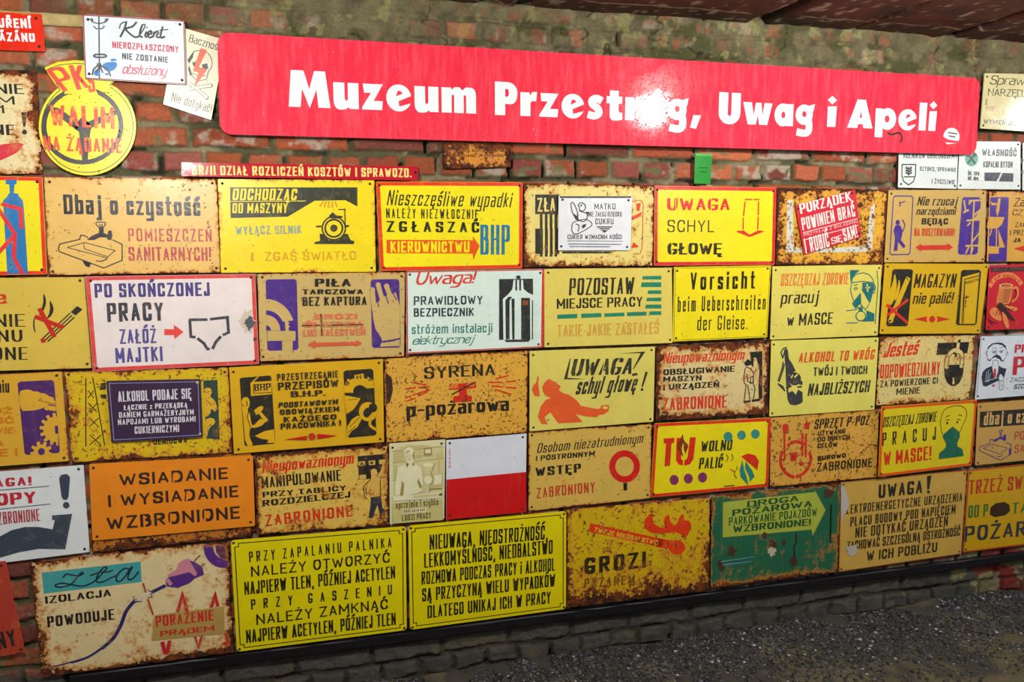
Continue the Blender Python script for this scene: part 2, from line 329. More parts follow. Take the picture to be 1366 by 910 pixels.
def glyph(ch, k, wx, wy, r):
    """polylines of pen centres, in cap heights, left edge of ink at 0; returns (lines, ink width)"""
    base, acc = ACC.get(ch, (ch, ''))
    aw, s = GL[base]; W = aw * k; out = []
    low = base.islower()
    if base in 'OCGUo': r *= 1.8
    fx = lambda x: wx / 2 + x * W
    fy = lambda y: wy / 2 + y * (1 - wy) if y >= 0 else wy / 2 + y
    for st in s.split('|'):
        pts = []; fl = []
        for q in st.split():
            fl.append(q.endswith('r')); a, b = q.rstrip('r').split(','); pts.append(Vector((fx(float(a)), fy(float(b)))))
        res = []
        closed = (pts[0] - pts[-1]).length < 1e-6
        for i, p in enumerate(pts):
            if fl[i] and 0 < i < len(pts) - 1: res += corner(pts[i - 1], p, pts[i + 1], r)
            else: res.append(p)
        out.append(res)
    top = .74 if low and base not in 'bdhklft' else 1.0
    c = wx / 2 + W / 2
    if acc == 'a': out.append([Vector((c - .03, top + .10)), Vector((c + .10, top + .24))])
    if acc == 'd': out.append([Vector((c, top + .14)), Vector((c + .02, top + .17))])
    if acc == 'v': out.append([Vector((c - .1, top + .24)), Vector((c, top + .1)), Vector((c + .1, top + .24))])
    if acc == 'o': out.append([Vector((wx / 2 + W * .85, wy / 2)), Vector((wx / 2 + W * .75, -.12)), Vector((wx / 2 + W, -.17))])
    return out, W + wx
def hull_seg(p, q, hx, hy):
    """sweep of a rectangular pen nib from p to q (convex)"""
    dx, dy = abs(p.x - q.x), abs(p.y - q.y)
    if dy > .3 and dx > .12 * dy and dx > .05: hx *= .80; hy *= .45
    P = [(c.x + sx * hx, c.y + sy * hy) for c in (p, q) for sx, sy in ((-1, -1), (1, -1), (1, 1), (-1, 1))]
    P = sorted(set(P))
    def half(pts):
        h = []
        for a in pts:
            while len(h) > 1 and (h[-1][0] - h[-2][0]) * (a[1] - h[-2][1]) - (h[-1][1] - h[-2][1]) * (a[0] - h[-2][0]) <= 1e-12: h.pop()
            h.append(a)
        return h[:-1]
    return half(P) + half(P[::-1])

def chaikin(P, n, closed=True):
    for _ in range(n):
        Q = [] if closed else [P[0]]
        m = len(P)
        for i in range(m if closed else m - 1):
            a, b = P[i], P[(i + 1) % m]; Q += [a.lerp(b, .25), a.lerp(b, .75)]
        if not closed: Q.append(P[-1])
        P = Q
    return P
def spline(P, n=6):
    out = []
    for i in range(len(P) - 1):
        p0 = P[max(0, i - 1)]; p1 = P[i]; p2 = P[i + 1]; p3 = P[min(len(P) - 1, i + 2)]
        for j in range(n):
            t = j / n; out.append(.5 * ((2 * p1) + (p2 - p0) * t + (2 * p0 - 5 * p1 + 4 * p2 - p3) * t * t + (3 * p1 - p0 - 3 * p2 + p3) * t ** 3))
    out.append(P[-1]); return out

RND = random.Random(7)
NAIL = None
def nail_mesh():
    V = []; F = []; n = 10
    for r, y in ((.0042, .0006), (.0042, -.0010), (.0028, -.0022)):
        V += [(r * math.cos(6.2832 * i / n), y, r * math.sin(6.2832 * i / n)) for i in range(n)]
    V.append((0, -.0026, 0))
    for k in range(2):
        for i in range(n): F.append((k * n + i, k * n + (i + 1) % n, (k + 1) * n + (i + 1) % n, (k + 1) * n + i))
    for i in range(n): F.append((2 * n + i, 2 * n + (i + 1) % n, 3 * n))
    me = bpy.data.meshes.new('nail'); me.from_pydata(V, [], F); me.shade_smooth()
    me.materials.append(plain_mat('rusty_nail', '3a2a22', .6, .5)); return me

def fill(rings):
    """triangles of an outline with holes (even-odd)"""
    pts = []; ed = []
    for R in rings:
        R = [q for i, q in enumerate(R) if (q - R[i - 1]).length > 1e-6]
        b = len(pts); pts += [Vector((q.x, q.y)) for q in R]; ed += [(b + i, b + (i + 1) % len(R)) for i in range(len(R))]
    vs, _, fs = geometry.delaunay_2d_cdt(pts, ed, [], 0, 1e-7)[:3]
    out = []
    for f in fs:
        c = sum((vs[i] for i in f), Vector((0, 0))) / len(f); ins = False
        for a, b in ed:
            p, q = pts[a], pts[b]
            if (p.y > c.y) != (q.y > c.y) and c.x < (q.x - p.x) * (c.y - p.y) / (q.y - p.y) + p.x: ins = not ins
        if ins: out.append(tuple(f))
    return vs, out

class Sign:
    def __init__(s, name, label, corners, base, d=.014, rust=-.75, speck=.2, edge=.5, edgew=.008, rough=.34, fade=.10, streak=.2, thick=.0018, border=None, tilt=None,
                 nails=True, jag=None, shape=None, cr=.004, shrink=.5, low=0, side=None, group='metal signs hung on the brick wall', cat='sign', grow=0):
        s.ox = s.oy = 0; s.z = 3.9029; s.lay = 0; s.mats = {}; s.seed = RND.random() * 40
        c = [Vector(q) for q in corners]; m = sum(c, Vector((0, 0))) / 4
        c = [q + (m - q).normalized() * shrink * 1.414 for q in c]
        tx, tz = tilt if tilt else (RND.uniform(-.010, .010), RND.uniform(-.010, .010))
        s.n = Vector((tx, -1, tz)).normalized()
        s.p0 = wallpt(m.x, m.y, d)
        s.ez = (Vector((0, 0, 1)) - s.n * s.n.z).normalized(); s.ex = (-s.n).cross(s.ez).normalized()
        s.O = s.p0.copy(); L = [s.loc(q.x, q.y) for q in c]
        zb = min(q.y for q in L); xc = sum(q.x for q in L) / 4
        s.O = s.p0 + s.ex * xc + s.ez * zb
        L = [Vector((q.x - xc, q.y - zb)) for q in L]; s.L = L
        s.hw = max(abs(q.x) for q in L); s.hh = max(q.y for q in L) / 2
        s.kw = dict(Seed=s.seed, Rust=rust + .05, Speck=speck, HW=s.hw, HH=s.hh, EdgeW=edgew, EdgeAmt=edge, Rough=rough, Streak=streak, Low=low)
        s.base = base; s.fade = fade
        o = bpy.data.objects.new(name, None); COL.objects.link(o); s.o = o; o.empty_display_size = .05
        R = Matrix((s.ex, -s.n, s.ez)).transposed().to_4x4(); o.matrix_world = Matrix.Translation(s.O) @ R
        tag(o, label, cat, group)
        # sheet outline
        if shape: s.v(*shape[0]); out = [s.loc(*s.px(a, b)) for a, b in zip(shape[1][::2], shape[1][1::2])]
        else:
            out = []
            for i in range(4): out += corner(L[i - 1], L[i], L[(i + 1) % 4], cr)
        jag = jag if jag is not None else (.0022 if rust > -.6 else .0)
        if jag:
            R_ = random.Random(s.seed); res = []
            for i, p in enumerate(out):
                q = out[(i + 1) % len(out)]; n = max(1, int((q - p).length / .012))
                for j in range(n):
                    a = p.lerp(q, j / n); t = (Vector((0, s.hh)) - a).normalized(); res.append(a + t * max(0, R_.gauss(0, 1)) * jag * (1 if n > 1 else .3))
            out = res
        s.sheet(out, thick)
        if side:
            me = s.o.children[0].data; me.materials.append(plain_mat('board_edge', side, .4))
            for f in me.polygons:
                if abs(f.normal.y) < .3: f.material_index = 1
        if border: s.border(*border)
        if nails:
            global NAIL
            if NAIL is None: NAIL = nail_mesh()
            for i in range(4):
                q = L[i] + (Vector((0, s.hh)) - L[i]).normalized() * 0; ins = .013
                q = Vector((L[i].x + (ins if i in (0, 3) else -ins), L[i].y + (-ins if i < 2 else ins)))
                n = bpy.data.objects.new('nail', NAIL); COL.objects.link(n); n.parent = o; n.location = (q.x + RND.uniform(-.002, .002), -.0002, q.y + RND.uniform(-.002, .002))
    def sheet(s, out, thick, bev=.0006):
        if area(out) < 0: out = out[::-1]
        n = len(out); c = sum(out, Vector((0, 0))) / n
        V = [(p.x - (p - c).normalized().x * bev, 0, p.y - (p - c).normalized().y * bev) for p in out] + [(p.x, bev, p.y) for p in out] + [(p.x, thick, p.y) for p in out]
        F = [tuple(n * k + j for j in (i, n + i, n + (i + 1) % n, (i + 1) % n)) for k in (0, 1) for i in range(n)]
        tri = geometry.tessellate_polygon([[Vector((p[0], p[2], 0)) for p in V[:n]]])
        for t in tri:
            t = ccw(t, V); F.append(t); F.append(tuple(2 * n + i for i in t[::-1]))
        mesh_obj('panel', V, F, s.mat(s.base, 0), s.o)
    def v(s, ox, oy, wd=350): s.ox, s.oy, s.z = ox, oy, 1366 / wd; return s
    def px(s, a, b): return (s.ox + a / s.z, s.oy + b / s.z)
    def loc(s, px, py):
        """photo pixel -> the sign's own plane coordinates (m)"""
        r = ray(px, py); P = CAM + r * ((s.p0 - CAM).dot(s.n) / r.dot(s.n)); q = P - s.O
        return Vector((q.dot(s.ex), q.dot(s.ez)))
    def q(s, pts): return [s.loc(*s.px(a, b)) for a, b in zip(pts[::2], pts[1::2])]
    def mat(s, c, fade=None):
        fade = s.fade if fade is None else fade
        k = (c, fade)
        if k not in s.mats: s.mats[k] = sheet_mat('paint_' + s.o.name, c, Fade=fade, Under=s.base, Keep=0 if c == s.base else .22, **s.kw)
        return s.mats[k]
    def emit(s, name, polys, c, fade=None, label=None, holes=None):
        s.lay += 1; y0 = -.00012 * s.lay - .00012; V = []; F = []
        for i_, P in enumerate(polys):
            b = len(V); y = y0 - (i_ % 24) * 4.5e-6
            if not isinstance(P[0], Vector) or not (len(P) == 3 or s.convex):
                vs, fs = fill(P if not isinstance(P[0], Vector) else [P]); V += [(q.x, y, q.y) for q in vs]; F += [ccw(tuple(b + i for i in f), V) for f in fs]
            else: V += [(q.x, y, q.y) for q in P]; F.append(ccw(tuple(range(b, b + len(P))), V))
        o = mesh_obj(name, V, F, s.mat(c, fade), s.o)
        if label: o['label'] = label
        return o
    convex = False
    def each(s, name, polys, c, fade):
        k = s.lay
        for P in polys: s.lay = k; s.emit(name, [P], c, fade)
    def t(s, txt, x0, y0, x1, y1, h, c, wx=.14, wy=None, sl=0, r=.3, gap=.2, fade=None):
        """one line of lettering: baseline (x0,y0)-(x1,y1), cap height h, nib wx by wy of the cap height, slant sl"""
        wy = wy if wy is not None else wx * .8
        B0, B1 = s.q([x0, y0, x1, y1]); mx, my = (x0 + x1) / 2, (y0 + y1) / 2
        if abs(y1 - y0) > abs(x1 - x0): a, b = s.q([mx, my, mx + h, my])
        else: a, b = s.q([mx, my, mx, my - h])
        H = (b - a).length; X = (B1 - B0); W = X.length / H; X.normalize(); Y = Vector((-X.y, X.x))
        fixed = 0; aw = 0; n = len(txt)
        for i, ch in enumerate(txt):
            if ch == ' ': aw += .42; fixed += gap * .7 + .10; continue
            aw += GL[ACC.get(ch, (ch,))[0]][0]; fixed += wx + (gap if i < n - 1 else 0)
        k = (W - fixed - sl * .5) / max(aw, .01)
        if aw > .5 and k < 1.7 * wx:      # crowded line: thinner nib, tighter gaps
            nl = sum(ch != ' ' for ch in txt); sp = (len(txt) - nl); u = (W - sl * .5 - sp * .10) / (nl * (1 + .7) + sp * .5 + 1.7 * aw)
            wx = min(wx, u); gap = min(gap, .7 * u); wy = min(wy, max(.08, wx)); k = (W - sl * .5 - nl * (wx + gap) - sp * (gap * .7 + .10)) / aw
        k = max(k, .10)
        if aw == 0: k = 0
        polys = []; x = 0
        rr = max(r * k, .08) if r < 1 else r
        for ch in txt:
            if ch == ' ': x += .42 * k + gap * .7 + .10; continue
            lines, iw = glyph(ch, k, wx, wy, rr)
            for ln in lines:
                for p, q in zip(ln[:-1], ln[1:]):
                    polys.append([B0 + (X * (x + a + sl * b) + Y * b) * H for a, b in hull_seg(p, q, wx / 2, wy / 2)])
            x += iw + gap
        s.convex = True; o = s.emit('lettering', polys, c, fade); s.convex = False; return s
    def p(s, c, *shapes, sm=0, name='pictogram', fade=None):
        s.each(name, [chaikin(s.q(P), sm) for P in shapes], c, fade); return s
    def e(s, c, *els, name='pictogram', fade=None):
        """ellipses cx,cy,rx[,ry[,inner share]]"""
        polys = []
        for E in els:
            cx, cy, rx = E[:3]; ry = E[3] if len(E) > 3 else rx; n = 36
            ring = lambda f: s.q([w for i in range(n) for w in (cx + rx * f * math.cos(6.28319 * i / n), cy + ry * f * math.sin(6.28319 * i / n))])
            polys.append([ring(1), ring(E[4])] if len(E) > 4 else ring(1))
        s.each(name, polys, c, fade); return s
    def l(s, c, wd, *lines, sm=0, name='pictogram', fade=None):
        """drawn lines of width wd"""
        polys = []
        for P in lines:
            a, b = s.q([P[0], P[1], P[0] + wd, P[1]]); h = (b - a).length / 2
            Q = s.q(P)
            if sm: Q = spline(Q)
            for i in range(len(Q) - 1):
                u = Q[i + 1] - Q[i]
                if u.length < 1e-7: continue
                u.normalize(); n = Vector((-u.y, u.x)) * h; e0 = u * h * (.0 if i == 0 else .7); e1 = u * h * (.0 if i == len(Q) - 2 else .7)
                polys.append([Q[i] - n - e0, Q[i + 1] - n + e1, Q[i + 1] + n + e1, Q[i] + n - e0])
        s.convex = True; s.emit(name, polys, c, fade); s.convex = False; return s
    def border(s, c, wd, inset=0.0, sides='tblr'):
        """painted frame of width wd metres"""
        i0, i1 = inset, inset + wd; L = s.L
        def ins(t): return [Vector((L[0].x + t, L[0].y - t)), Vector((L[1].x - t, L[1].y - t)), Vector((L[2].x - t, L[2].y + t)), Vector((L[3].x + t, L[3].y + t))]
        A, B = ins(max(i0, .0008)), ins(i1); polys = []
        for k, i in (('t', 0), ('r', 1), ('b', 2), ('l', 3)):
            if k in sides: polys.append([A[i], A[(i + 1) % 4], B[(i + 1) % 4], B[i]])
        s.convex = True; s.emit('border', polys, c, .15); s.convex = False
def area(P): return sum(a.x * b.y - b.x * a.y for a, b in zip(P, P[1:] + P[:1])) / 2
def ccw(f, V):
    a = 0
    for i in range(len(f)):
        p, q = V[f[i]], V[f[(i + 1) % len(f)]]; a += p[0] * q[2] - q[0] * p[2]
    return tuple(f) if a > 0 else tuple(f[::-1])
def blob(cx, cy, rx, ry, n=26, k=.35, seed=1):
    R_ = random.Random(seed); f = [1 - k * R_.random() for _ in range(n)]
    return [w for i in range(n) for w in (cx + rx * f[i] * math.cos(6.28319 * i / n), cy + ry * f[i] * math.sin(6.28319 * i / n))]
def gear(cx, cy, r, n, tooth, a0=0):
    out = []
    for i in range(n):
        for da, rr in ((-.32, r), (-.2, r + tooth), (.2, r + tooth), (.32, r)):
            a = a0 + 6.28319 * (i + da) / n; out += [cx + rr * math.cos(a), cy + rr * math.sin(a)]
    return out
K = '1b1914'; RED = 'd42a1c'
# ------------------------------------------------------------------ the signs, top rows first
A00 = (0, 0); 
def big_title():
    s = Sign('museum_banner', 'very long glossy red board with rounded corners and fat white title lettering', [(289.5, 42.5), (1308, 104.5), (1302.5, 206.5), (293, 179)], 'e0263c', d=.045, rust=-2.5, speck=0, edge=0, rough=.20, fade=0, streak=0, thick=.022, nails=False, cr=.035, tilt=(0, 0), shrink=.2, side='3a2428', group='large boards on the upper wall')
    m = bpy.data.materials.new('wet_red_board'); m.use_nodes = True
    def wet(m, c0, c1, dr=.7):
        k = N(m.node_tree); b = m.node_tree.nodes['Principled BSDF']
        tc = k.n('ShaderNodeTexCoord').outputs['Object']
        st = k.n('ShaderNodeVectorMath', {0: tc, 1: (55, 1, 7)}, operation='MULTIPLY').outputs[0]
        nz = k.noise(st, 1, 5, .6)
        k.put(b.inputs['Base Color'], k.mix(k.ramp(nz, .4, .75), rgba(c0), rgba(c1)))
        vo = k.n('ShaderNodeTexVoronoi', {'Vector': tc, 'Scale': 150.0, 'Randomness': 1.0}); n5 = k.noise(tc, 14, 4, .6)
        dome = k.m('SQRT', k.m('MAXIMUM', k.m('SUBTRACT', 1.0, k.m('POWER', k.m('DIVIDE', vo.outputs['Distance'], .42), 2.0)), 0.0))
        drop = k.m('MULTIPLY', dome, k.m('GREATER_THAN', k.n('ShaderNodeSeparateColor', {0: vo.outputs['Color']}).outputs[0], .42))
        n6 = k.noise(k.n('ShaderNodeVectorMath', {0: tc, 1: (110, 1, 40)}, operation='MULTIPLY').outputs[0], 1, 3, .6)
        b1 = k.n('ShaderNodeBump', {'Strength': 1.0, 'Distance': .00012, 'Height': n6}).outputs[0]
        k.put(b.inputs['Normal'], k.n('ShaderNodeBump', {'Strength': dr, 'Distance': .0024, 'Height': drop, 'Normal': b1}).outputs[0])
        k.put(b.inputs['Roughness'], k.m('ADD', .03, k.m('MULTIPLY', n5, .10)))
    wet(m, 'ea3048', 'f2505f')
    s.o.children[0].data.materials[0] = m
    wm = bpy.data.materials.new('white_vinyl'); wm.use_nodes = True; wet(wm, 'e8eef0', 'e2eaec', .2)
    ring = lambda cx, cy, rx, ry, n=28: [(cx + rx * math.cos(6.28319 * i / n), cy + ry * math.sin(6.28319 * i / n)) for i in range(n)]
    def pts(*a): return [(a[i], a[i + 1]) for i in range(0, len(a), 2)]
    def rnd(P, spec):
        out = []
        for i, q in enumerate(P):
            q = Vector(q)
            if i in spec: out += [tuple(v) for v in corner(Vector(P[i - 1]), q, Vector(P[(i + 1) % len(P)]), spec[i])]
            else: out.append(tuple(q))
        return out
    def brush(P, wd):
        Q = spline([Vector(p) for p in P]); L = []; R = []
        for i, q in enumerate(Q):
            u = (Q[min(i + 1, len(Q) - 1)] - Q[max(i - 1, 0)]).normalized(); n = Vector((-u.y, u.x)) * wd / 2; L.append(tuple(q + n)); R.append(tuple(q - n))
        return L + R[::-1]
    arc = lambda a0, a1, n=30: [(35 + 35 * math.cos(math.radians(a0 + (a1 - a0) * i / n)), 36 + 38 * math.sin(math.radians(a0 + (a1 - a0) * i / n))) for i in range(n + 1)]
    F = {
        'M': (110, [[pts(8, 100, 41, 100, 55, 50, 69, 100, 98, 100, 110, 0, 78, 0, 74, 50, 55, -2, 36, 50, 31, 0, 0, 0)]]),
        'u': (68, [[rnd(pts(0, 72, 30, 72, 30, 22, 39, 22, 39, 72, 68, 72, 68, 0, 43, 0, 40, 5, 33, -3, 0, -3), {2: 9, 3: 9, 9: 14, 10: 24})]]),
        'z': (58, [[pts(3, 72, 58, 72, 32, 25, 57, 25, 55, 0, 0, 0, 0, 6, 25, 47, 6, 47)]]),
        'e': (70, [[arc(10, 338) + [(36, 12), (34, 27)], pts(27, 40, 46, 49, 40, 56, 32, 56)]]),
        'm': (100, [[rnd(pts(0, 72, 27, 72, 29, 66, 38, 74, 52, 74, 60, 65, 70, 74, 100, 74, 100, 0, 71, 0, 71, 52, 64, 52, 64, 0, 36, 0, 36, 52, 29, 52, 29, 0, 0, 0), {7: 22, 10: 6, 11: 6, 14: 6, 15: 6})]]),
        'P': (66, [[rnd(pts(0, 100, 66, 100, 66, 34, 30, 34, 30, 0, 0, 0), {1: 30, 2: 30}), rnd(pts(30, 56, 30, 79, 41, 79, 41, 56), {2: 10, 3: 10})]]),
        'r': (48, [[rnd(pts(0, 72, 27, 72, 29, 62, 36, 74, 50, 74, 47, 46, 30, 46, 30, 0, 0, 0), {6: 8})]]),
        's': (50, [[brush(pts(46, 56, 30, 63, 16, 57, 17, 45, 34, 31, 36, 17, 22, 9, 2, 13), 23)]]),
        't': (52, [[rnd(pts(12, 90, 40, 90, 40, 72, 52, 72, 50, 50, 40, 50, 40, 22, 52, 22, 52, 0, 34, -3, 12, -3, 12, 50, 2, 50, 2, 72, 12, 72), {6: 7, 10: 18})]]),
        'ó': (72, [[ring(36, 36, 36, 39), ring(36, 36, 8, 14)], [pts(26, 80, 46, 104, 64, 94, 40, 76)]]),
        'g': (68, [[ring(31, 40, 31, 34), ring(31, 42, 8, 10)], [pts(44, 70, 68, 77, 63, 52, 50, 52)], [brush(pts(46, 30, 50, 4, 47, -16, 32, -22, 6, -18), 24)]]),
        ',': (34, [[pts(8, 24, 34, 24, 18, -20, -2, -16)]]),
        'U': (74, [[rnd(pts(0, 100, 31, 100, 31, 24, 43, 24, 43, 100, 74, 100, 74, -3, 0, -3), {2: 7, 3: 7, 6: 36, 7: 36})]]),
        'w': (102, [[pts(0, 72, 30, 72, 38, 30, 44, 72, 63, 72, 69, 30, 74, 72, 102, 72, 86, 0, 58, 0, 52, 32, 46, 0, 18, 0)]]),
        'a': (66, [[ring(30, 36, 30, 38), ring(31, 36, 7, 11)], [pts(40, 72, 66, 73, 66, 0, 42, 0)]]),
        'i': (30, [[pts(1, 70, 30, 72, 27, 0, 0, 0)], [pts(15, 78, 30, 93, 15, 107, 0, 93)]]),
        'A': (94, [[pts(34, 100, 64, 100, 94, 0, 60, 0, 57, 14, 40, 14, 37, 0, 0, 0), pts(44, 36, 53, 36, 49, 62)]]),
        'p': (78, [[pts(0, 72, 27, 72, 32, 40, 29, 0, 29, -30, 0, -30)], [ring(46, 36, 32, 39), ring(44, 36, 9, 13)]]),
        'l': (29, [[pts(0, 100, 29, 100, 27, 0, 0, 0)]]),
    }
    def word(txt, x0, y0, x1, y1, h):
        B0, B1 = s.q([x0, y0, x1, y1]); mx, my = (x0 + x1) / 2, (y0 + y1) / 2; a, b = s.q([mx, my, mx, my - h]); H = (b - a).length / 100
        X = B1 - B0; W = X.length; X.normalize(); Y = Vector((-X.y, X.x)); gap = 9
        nat = sum(F[c][0] for c in txt) + gap * (len(txt) - 1); kx = W / nat; x = 0
        for ch in txt:
            aw, parts = F[ch]; polys = []
            for ring_ in parts: polys.append([[B0 + X * (x + a) * kx + Y * b * H for a, b in R] for R in ring_])
            # every letter is one cut vinyl piece of the title
            polys = [q if len(q) > 1 else q[0] for q in polys]
            s.lay = 0; o = s.emit('letter', polys, 'e4eaec'); o.data.materials[0] = wm
            x += aw + gap
    s.v(300, 0); word('Muzeum', 333, 555, 1308, 592, 186)
    s.v(650, 0); word('Przestróg,', 40, 598, 1112, 640, 168)
    x0 = 1203; x1 = (1016 - 650) * 3.9029 + 272; word('Uwag', x0, 640, x1, 662, 158)
    s.v(1016, 0); word('i', 340, 660, 388, 661, 150); word('Apeli', 445, 664, 907, 682, 146)
    s.e('e4e4e4', (988, 712, 42, 46)).p('e0263c', [945, 712, 975, 728, 1035, 735, 1035, 748, 945, 740], [960, 752, 1020, 745, 1015, 765, 965, 765])
    s.l('303030', 5, [970, 690, 1018, 698], [975, 708, 1008, 714])
    s.l('4a3028', 9, [655, 692, 680, 700, 715, 692, 730, 715, 722, 742], sm=1)
big_title()

s = Sign('warning_sign', 'small red enamel sign with white Czech lettering at the top left corner', [(-75, 12), (56, 18.5), (61, 69), (-70, 65)], 'd82c18', rust=-1.0, d=.03, rough=.25, thick=.003).v(0, 0)
s.t('KOUŘENÍ', -88, 142, 170, 148, 50, 'e8e8e8', .24, .2, gap=.22).t('ZAKÁZÁNO', -118, 212, 192, 219, 46, 'e8e8e8', .24, .2, gap=.2)

s = Sign('poster_sign', 'pale blue sign with a drawn coat stand overlapping the round yellow sign', [(109.4, 18.4), (247, 27), (249, 113.5), (112.7, 105.6)], 'd3dde2', d=.034, rust=-1.1, thick=.003, cr=.012, border=('8e3038', .004), tilt=(0, 0)).v(0, 0)
s.l('34303a', 7, [515, 85, 518, 412]).l('34303a', 6, [470, 98, 482, 114, 515, 122, 550, 114, 564, 98], [474, 96, 484, 104, 478, 110], [560, 96, 548, 104, 556, 110], [488, 136, 500, 148, 515, 150, 532, 148, 545, 136], sm=1)
s.l('34303a', 9, [488, 292, 500, 284, 540, 284, 554, 292, 540, 298, 500, 298, 488, 292], sm=1)
s.p('2b78bc', [538, 328, 600, 320, 612, 335, 600, 362, 560, 378, 532, 350], [570, 312, 592, 303, 615, 315, 585, 320], [488, 376, 505, 355, 525, 385, 512, 398, 490, 392], [540, 385, 570, 378, 560, 395], sm=1)
s.l('34303a', 8, [510, 330, 505, 345, 488, 362, 481, 392], [522, 330, 530, 345, 560, 360, 576, 398], [516, 340, 512, 360, 500, 378], [519, 340, 528, 362, 536, 380], sm=1)
s.l('322e34', 10, [658, 116, 648, 150, 626, 194], [712, 114, 690, 138, 656, 152, 684, 182, 706, 194, 722, 190], [742, 128, 731, 160, 728, 186, 742, 194], [764, 165, 756, 186, 764, 195], [772, 182, 788, 174, 786, 162, 774, 168, 770, 186, 782, 196, 800, 186], [804, 164, 796, 196], [800, 182, 816, 164, 824, 170, 816, 190, 830, 196], [848, 138, 836, 184, 842, 197, 858, 190], sm=1).l('322e34', 6, [622, 150, 628, 128, 642, 117, 662, 113], [722, 190, 746, 156, 756, 130, 742, 128], [830, 158, 876, 154], [764, 146, 768, 142], sm=1)
s.t('NIEROZPŁASZCZONY', 586, 250, 930, 274, 34, 'c02844', .17, gap=.14).t('NIE ZOSTANIE', 637, 308, 876, 328, 32, '302c32', .18, gap=.16)
s.t('obsłużony', 633, 384, 872, 398, 52, 'c83050', .10, .08, sl=.35, gap=.04, r=.5)

s = Sign('warning_sign', 'cream electricity warning plate with a skull and red lightning, hanging askew', [(236, 34), (302, 53), (282, 161), (217, 139.6)], 'e2dbbe', d=.017, rust=-1.2, cr=.002, tilt=(0, 0), nails=False).v(0, 0)
s.t('Baczność', 982, 218, 1152, 270, 42, '2c2a28', .10, gap=.1).p('2c2a28', [975, 312, 1012, 262, 1004, 300, 985, 332], [1000, 330, 1018, 318, 1030, 340, 1012, 352], [1050, 336, 1078, 330, 1085, 356, 1058, 368], [985, 340, 1000, 385, 992, 400, 978, 360])
s.l('2c2a28', 4, [1010, 268, 1060, 262, 1096, 295, 1104, 340, 1085, 375, 1072, 412, 1030, 418, 1002, 395, 985, 345], [1002, 380, 1040, 398, 1072, 392], sm=1)
s.p('dc5a34', [1045, 250, 1077, 262, 1036, 350, 1079, 362, 1005, 468, 1032, 378, 1004, 370])
s.l('2c2a28', 20, [985, 432, 1072, 500], [990, 462, 1092, 446]).l('e2dbbe', 13, [985, 432, 1072, 500], [990, 462, 1092, 446]).e('2c2a28', (1076, 508, 11), (1097, 446, 11)).e('e2dbbe', (1074, 506, 8), (1094, 446, 8))
s.t('Nie dotykać!', 890, 525, 1096, 588, 46, '2c2a28', .09, gap=.1)

cx, cy, R_ = 455, 660, 254
out = [w for i in range(44) for w in (cx + R_ * math.cos(math.radians(-62 + 304 * i / 43)), cy + R_ * math.sin(math.radians(-62 + 304 * i / 43)))]
# start right of the tab, run round the bottom, end left of it
tab = [283, 432, 230, 352, 300, 322, 390, 313, 480, 318, 570, 345, 640, 372, 580, 440]
out = [w for i in range(50) for w in (cx + R_ * math.cos(math.radians(-58 + 291 * i / 49)), cy + R_ * math.sin(math.radians(-58 + 291 * i / 49)))]
s = Sign('bus_stop_sign', 'round yellow sign with a tab on top and a drawn steering wheel', [(52, 80), (182, 80), (182, 234), (52, 234)], 'e2da3c', d=.018, rust=-1.1, speck=.35, edge=.15, nails=False, shape=((0, 0), out + tab), tilt=(0, 0)).v(0, 0)
o2 = [w for i in range(50) for w in (cx + (R_ - 16) * math.cos(math.radians(-60 + 293 * i / 49)), cy + (R_ - 16) * math.sin(math.radians(-60 + 293 * i / 49)))]
s.l('34342a', 4, o2 + [282, 412, 246, 362, 310, 338, 390, 330, 480, 335, 560, 360, 612, 382, 573, 448])
s.e('3c3a38', (430, 655, 213, 202, .885)).p('e2da3c', [340, 450, 420, 430, 500, 470, 515, 500, 430, 480, 335, 490])
s.p('3c3a38', [385, 655, 430, 605, 478, 655, 470, 690, 455, 850, 430, 850, 412, 690], [415, 640, 300, 560, 240, 560, 300, 600, 400, 680], [445, 640, 560, 590, 610, 575, 605, 598, 470, 670])
s.t('P', 330, 478, 392, 462, 128, 'd84a34', .19, .11, sl=-.32).t('K', 400, 468, 462, 462, 128, 'd84a34', .19, .13, sl=-.12).t('S', 462, 482, 512, 478, 105, 'd84a34', .19, .12, sl=.12)
s.t('WALIM', 262, 655, 612, 672, 112, 'd84a34', .19, .12, gap=.12, fade=.9).t('NA ŻĄDANIE', 228, 782, 645, 798, 74, 'd84a34', .18, .12, gap=.14, fade=.7)

s = Sign('warning_sign', 'rusty cream sign with a red swoosh, cut off at the upper left edge', [(-160, 90), (50, 93.5), (57.6, 232), (-155, 236)], 'e0d2a0', rust=-.24, edge=.7, edgew=.02).v(0, 0)
s.t('NIE', -22, 488, 127, 490, 52, K, .26, .1).t('M', -10, 545, 78, 545, 44, K, .26, .1).t('M', -70, 590, 24, 590, 42, K, .26, .1).t('NE', -30, 702, 78, 704, 54, K, .28, .1).p(K, [110, 585, 142, 583, 132, 660, 122, 660]).e(K, (128, 688, 13))
s.p('cc3442', [-80, 800, -20, 755, 130, 738, 105, 785, 50, 815, -20, 845], sm=1)

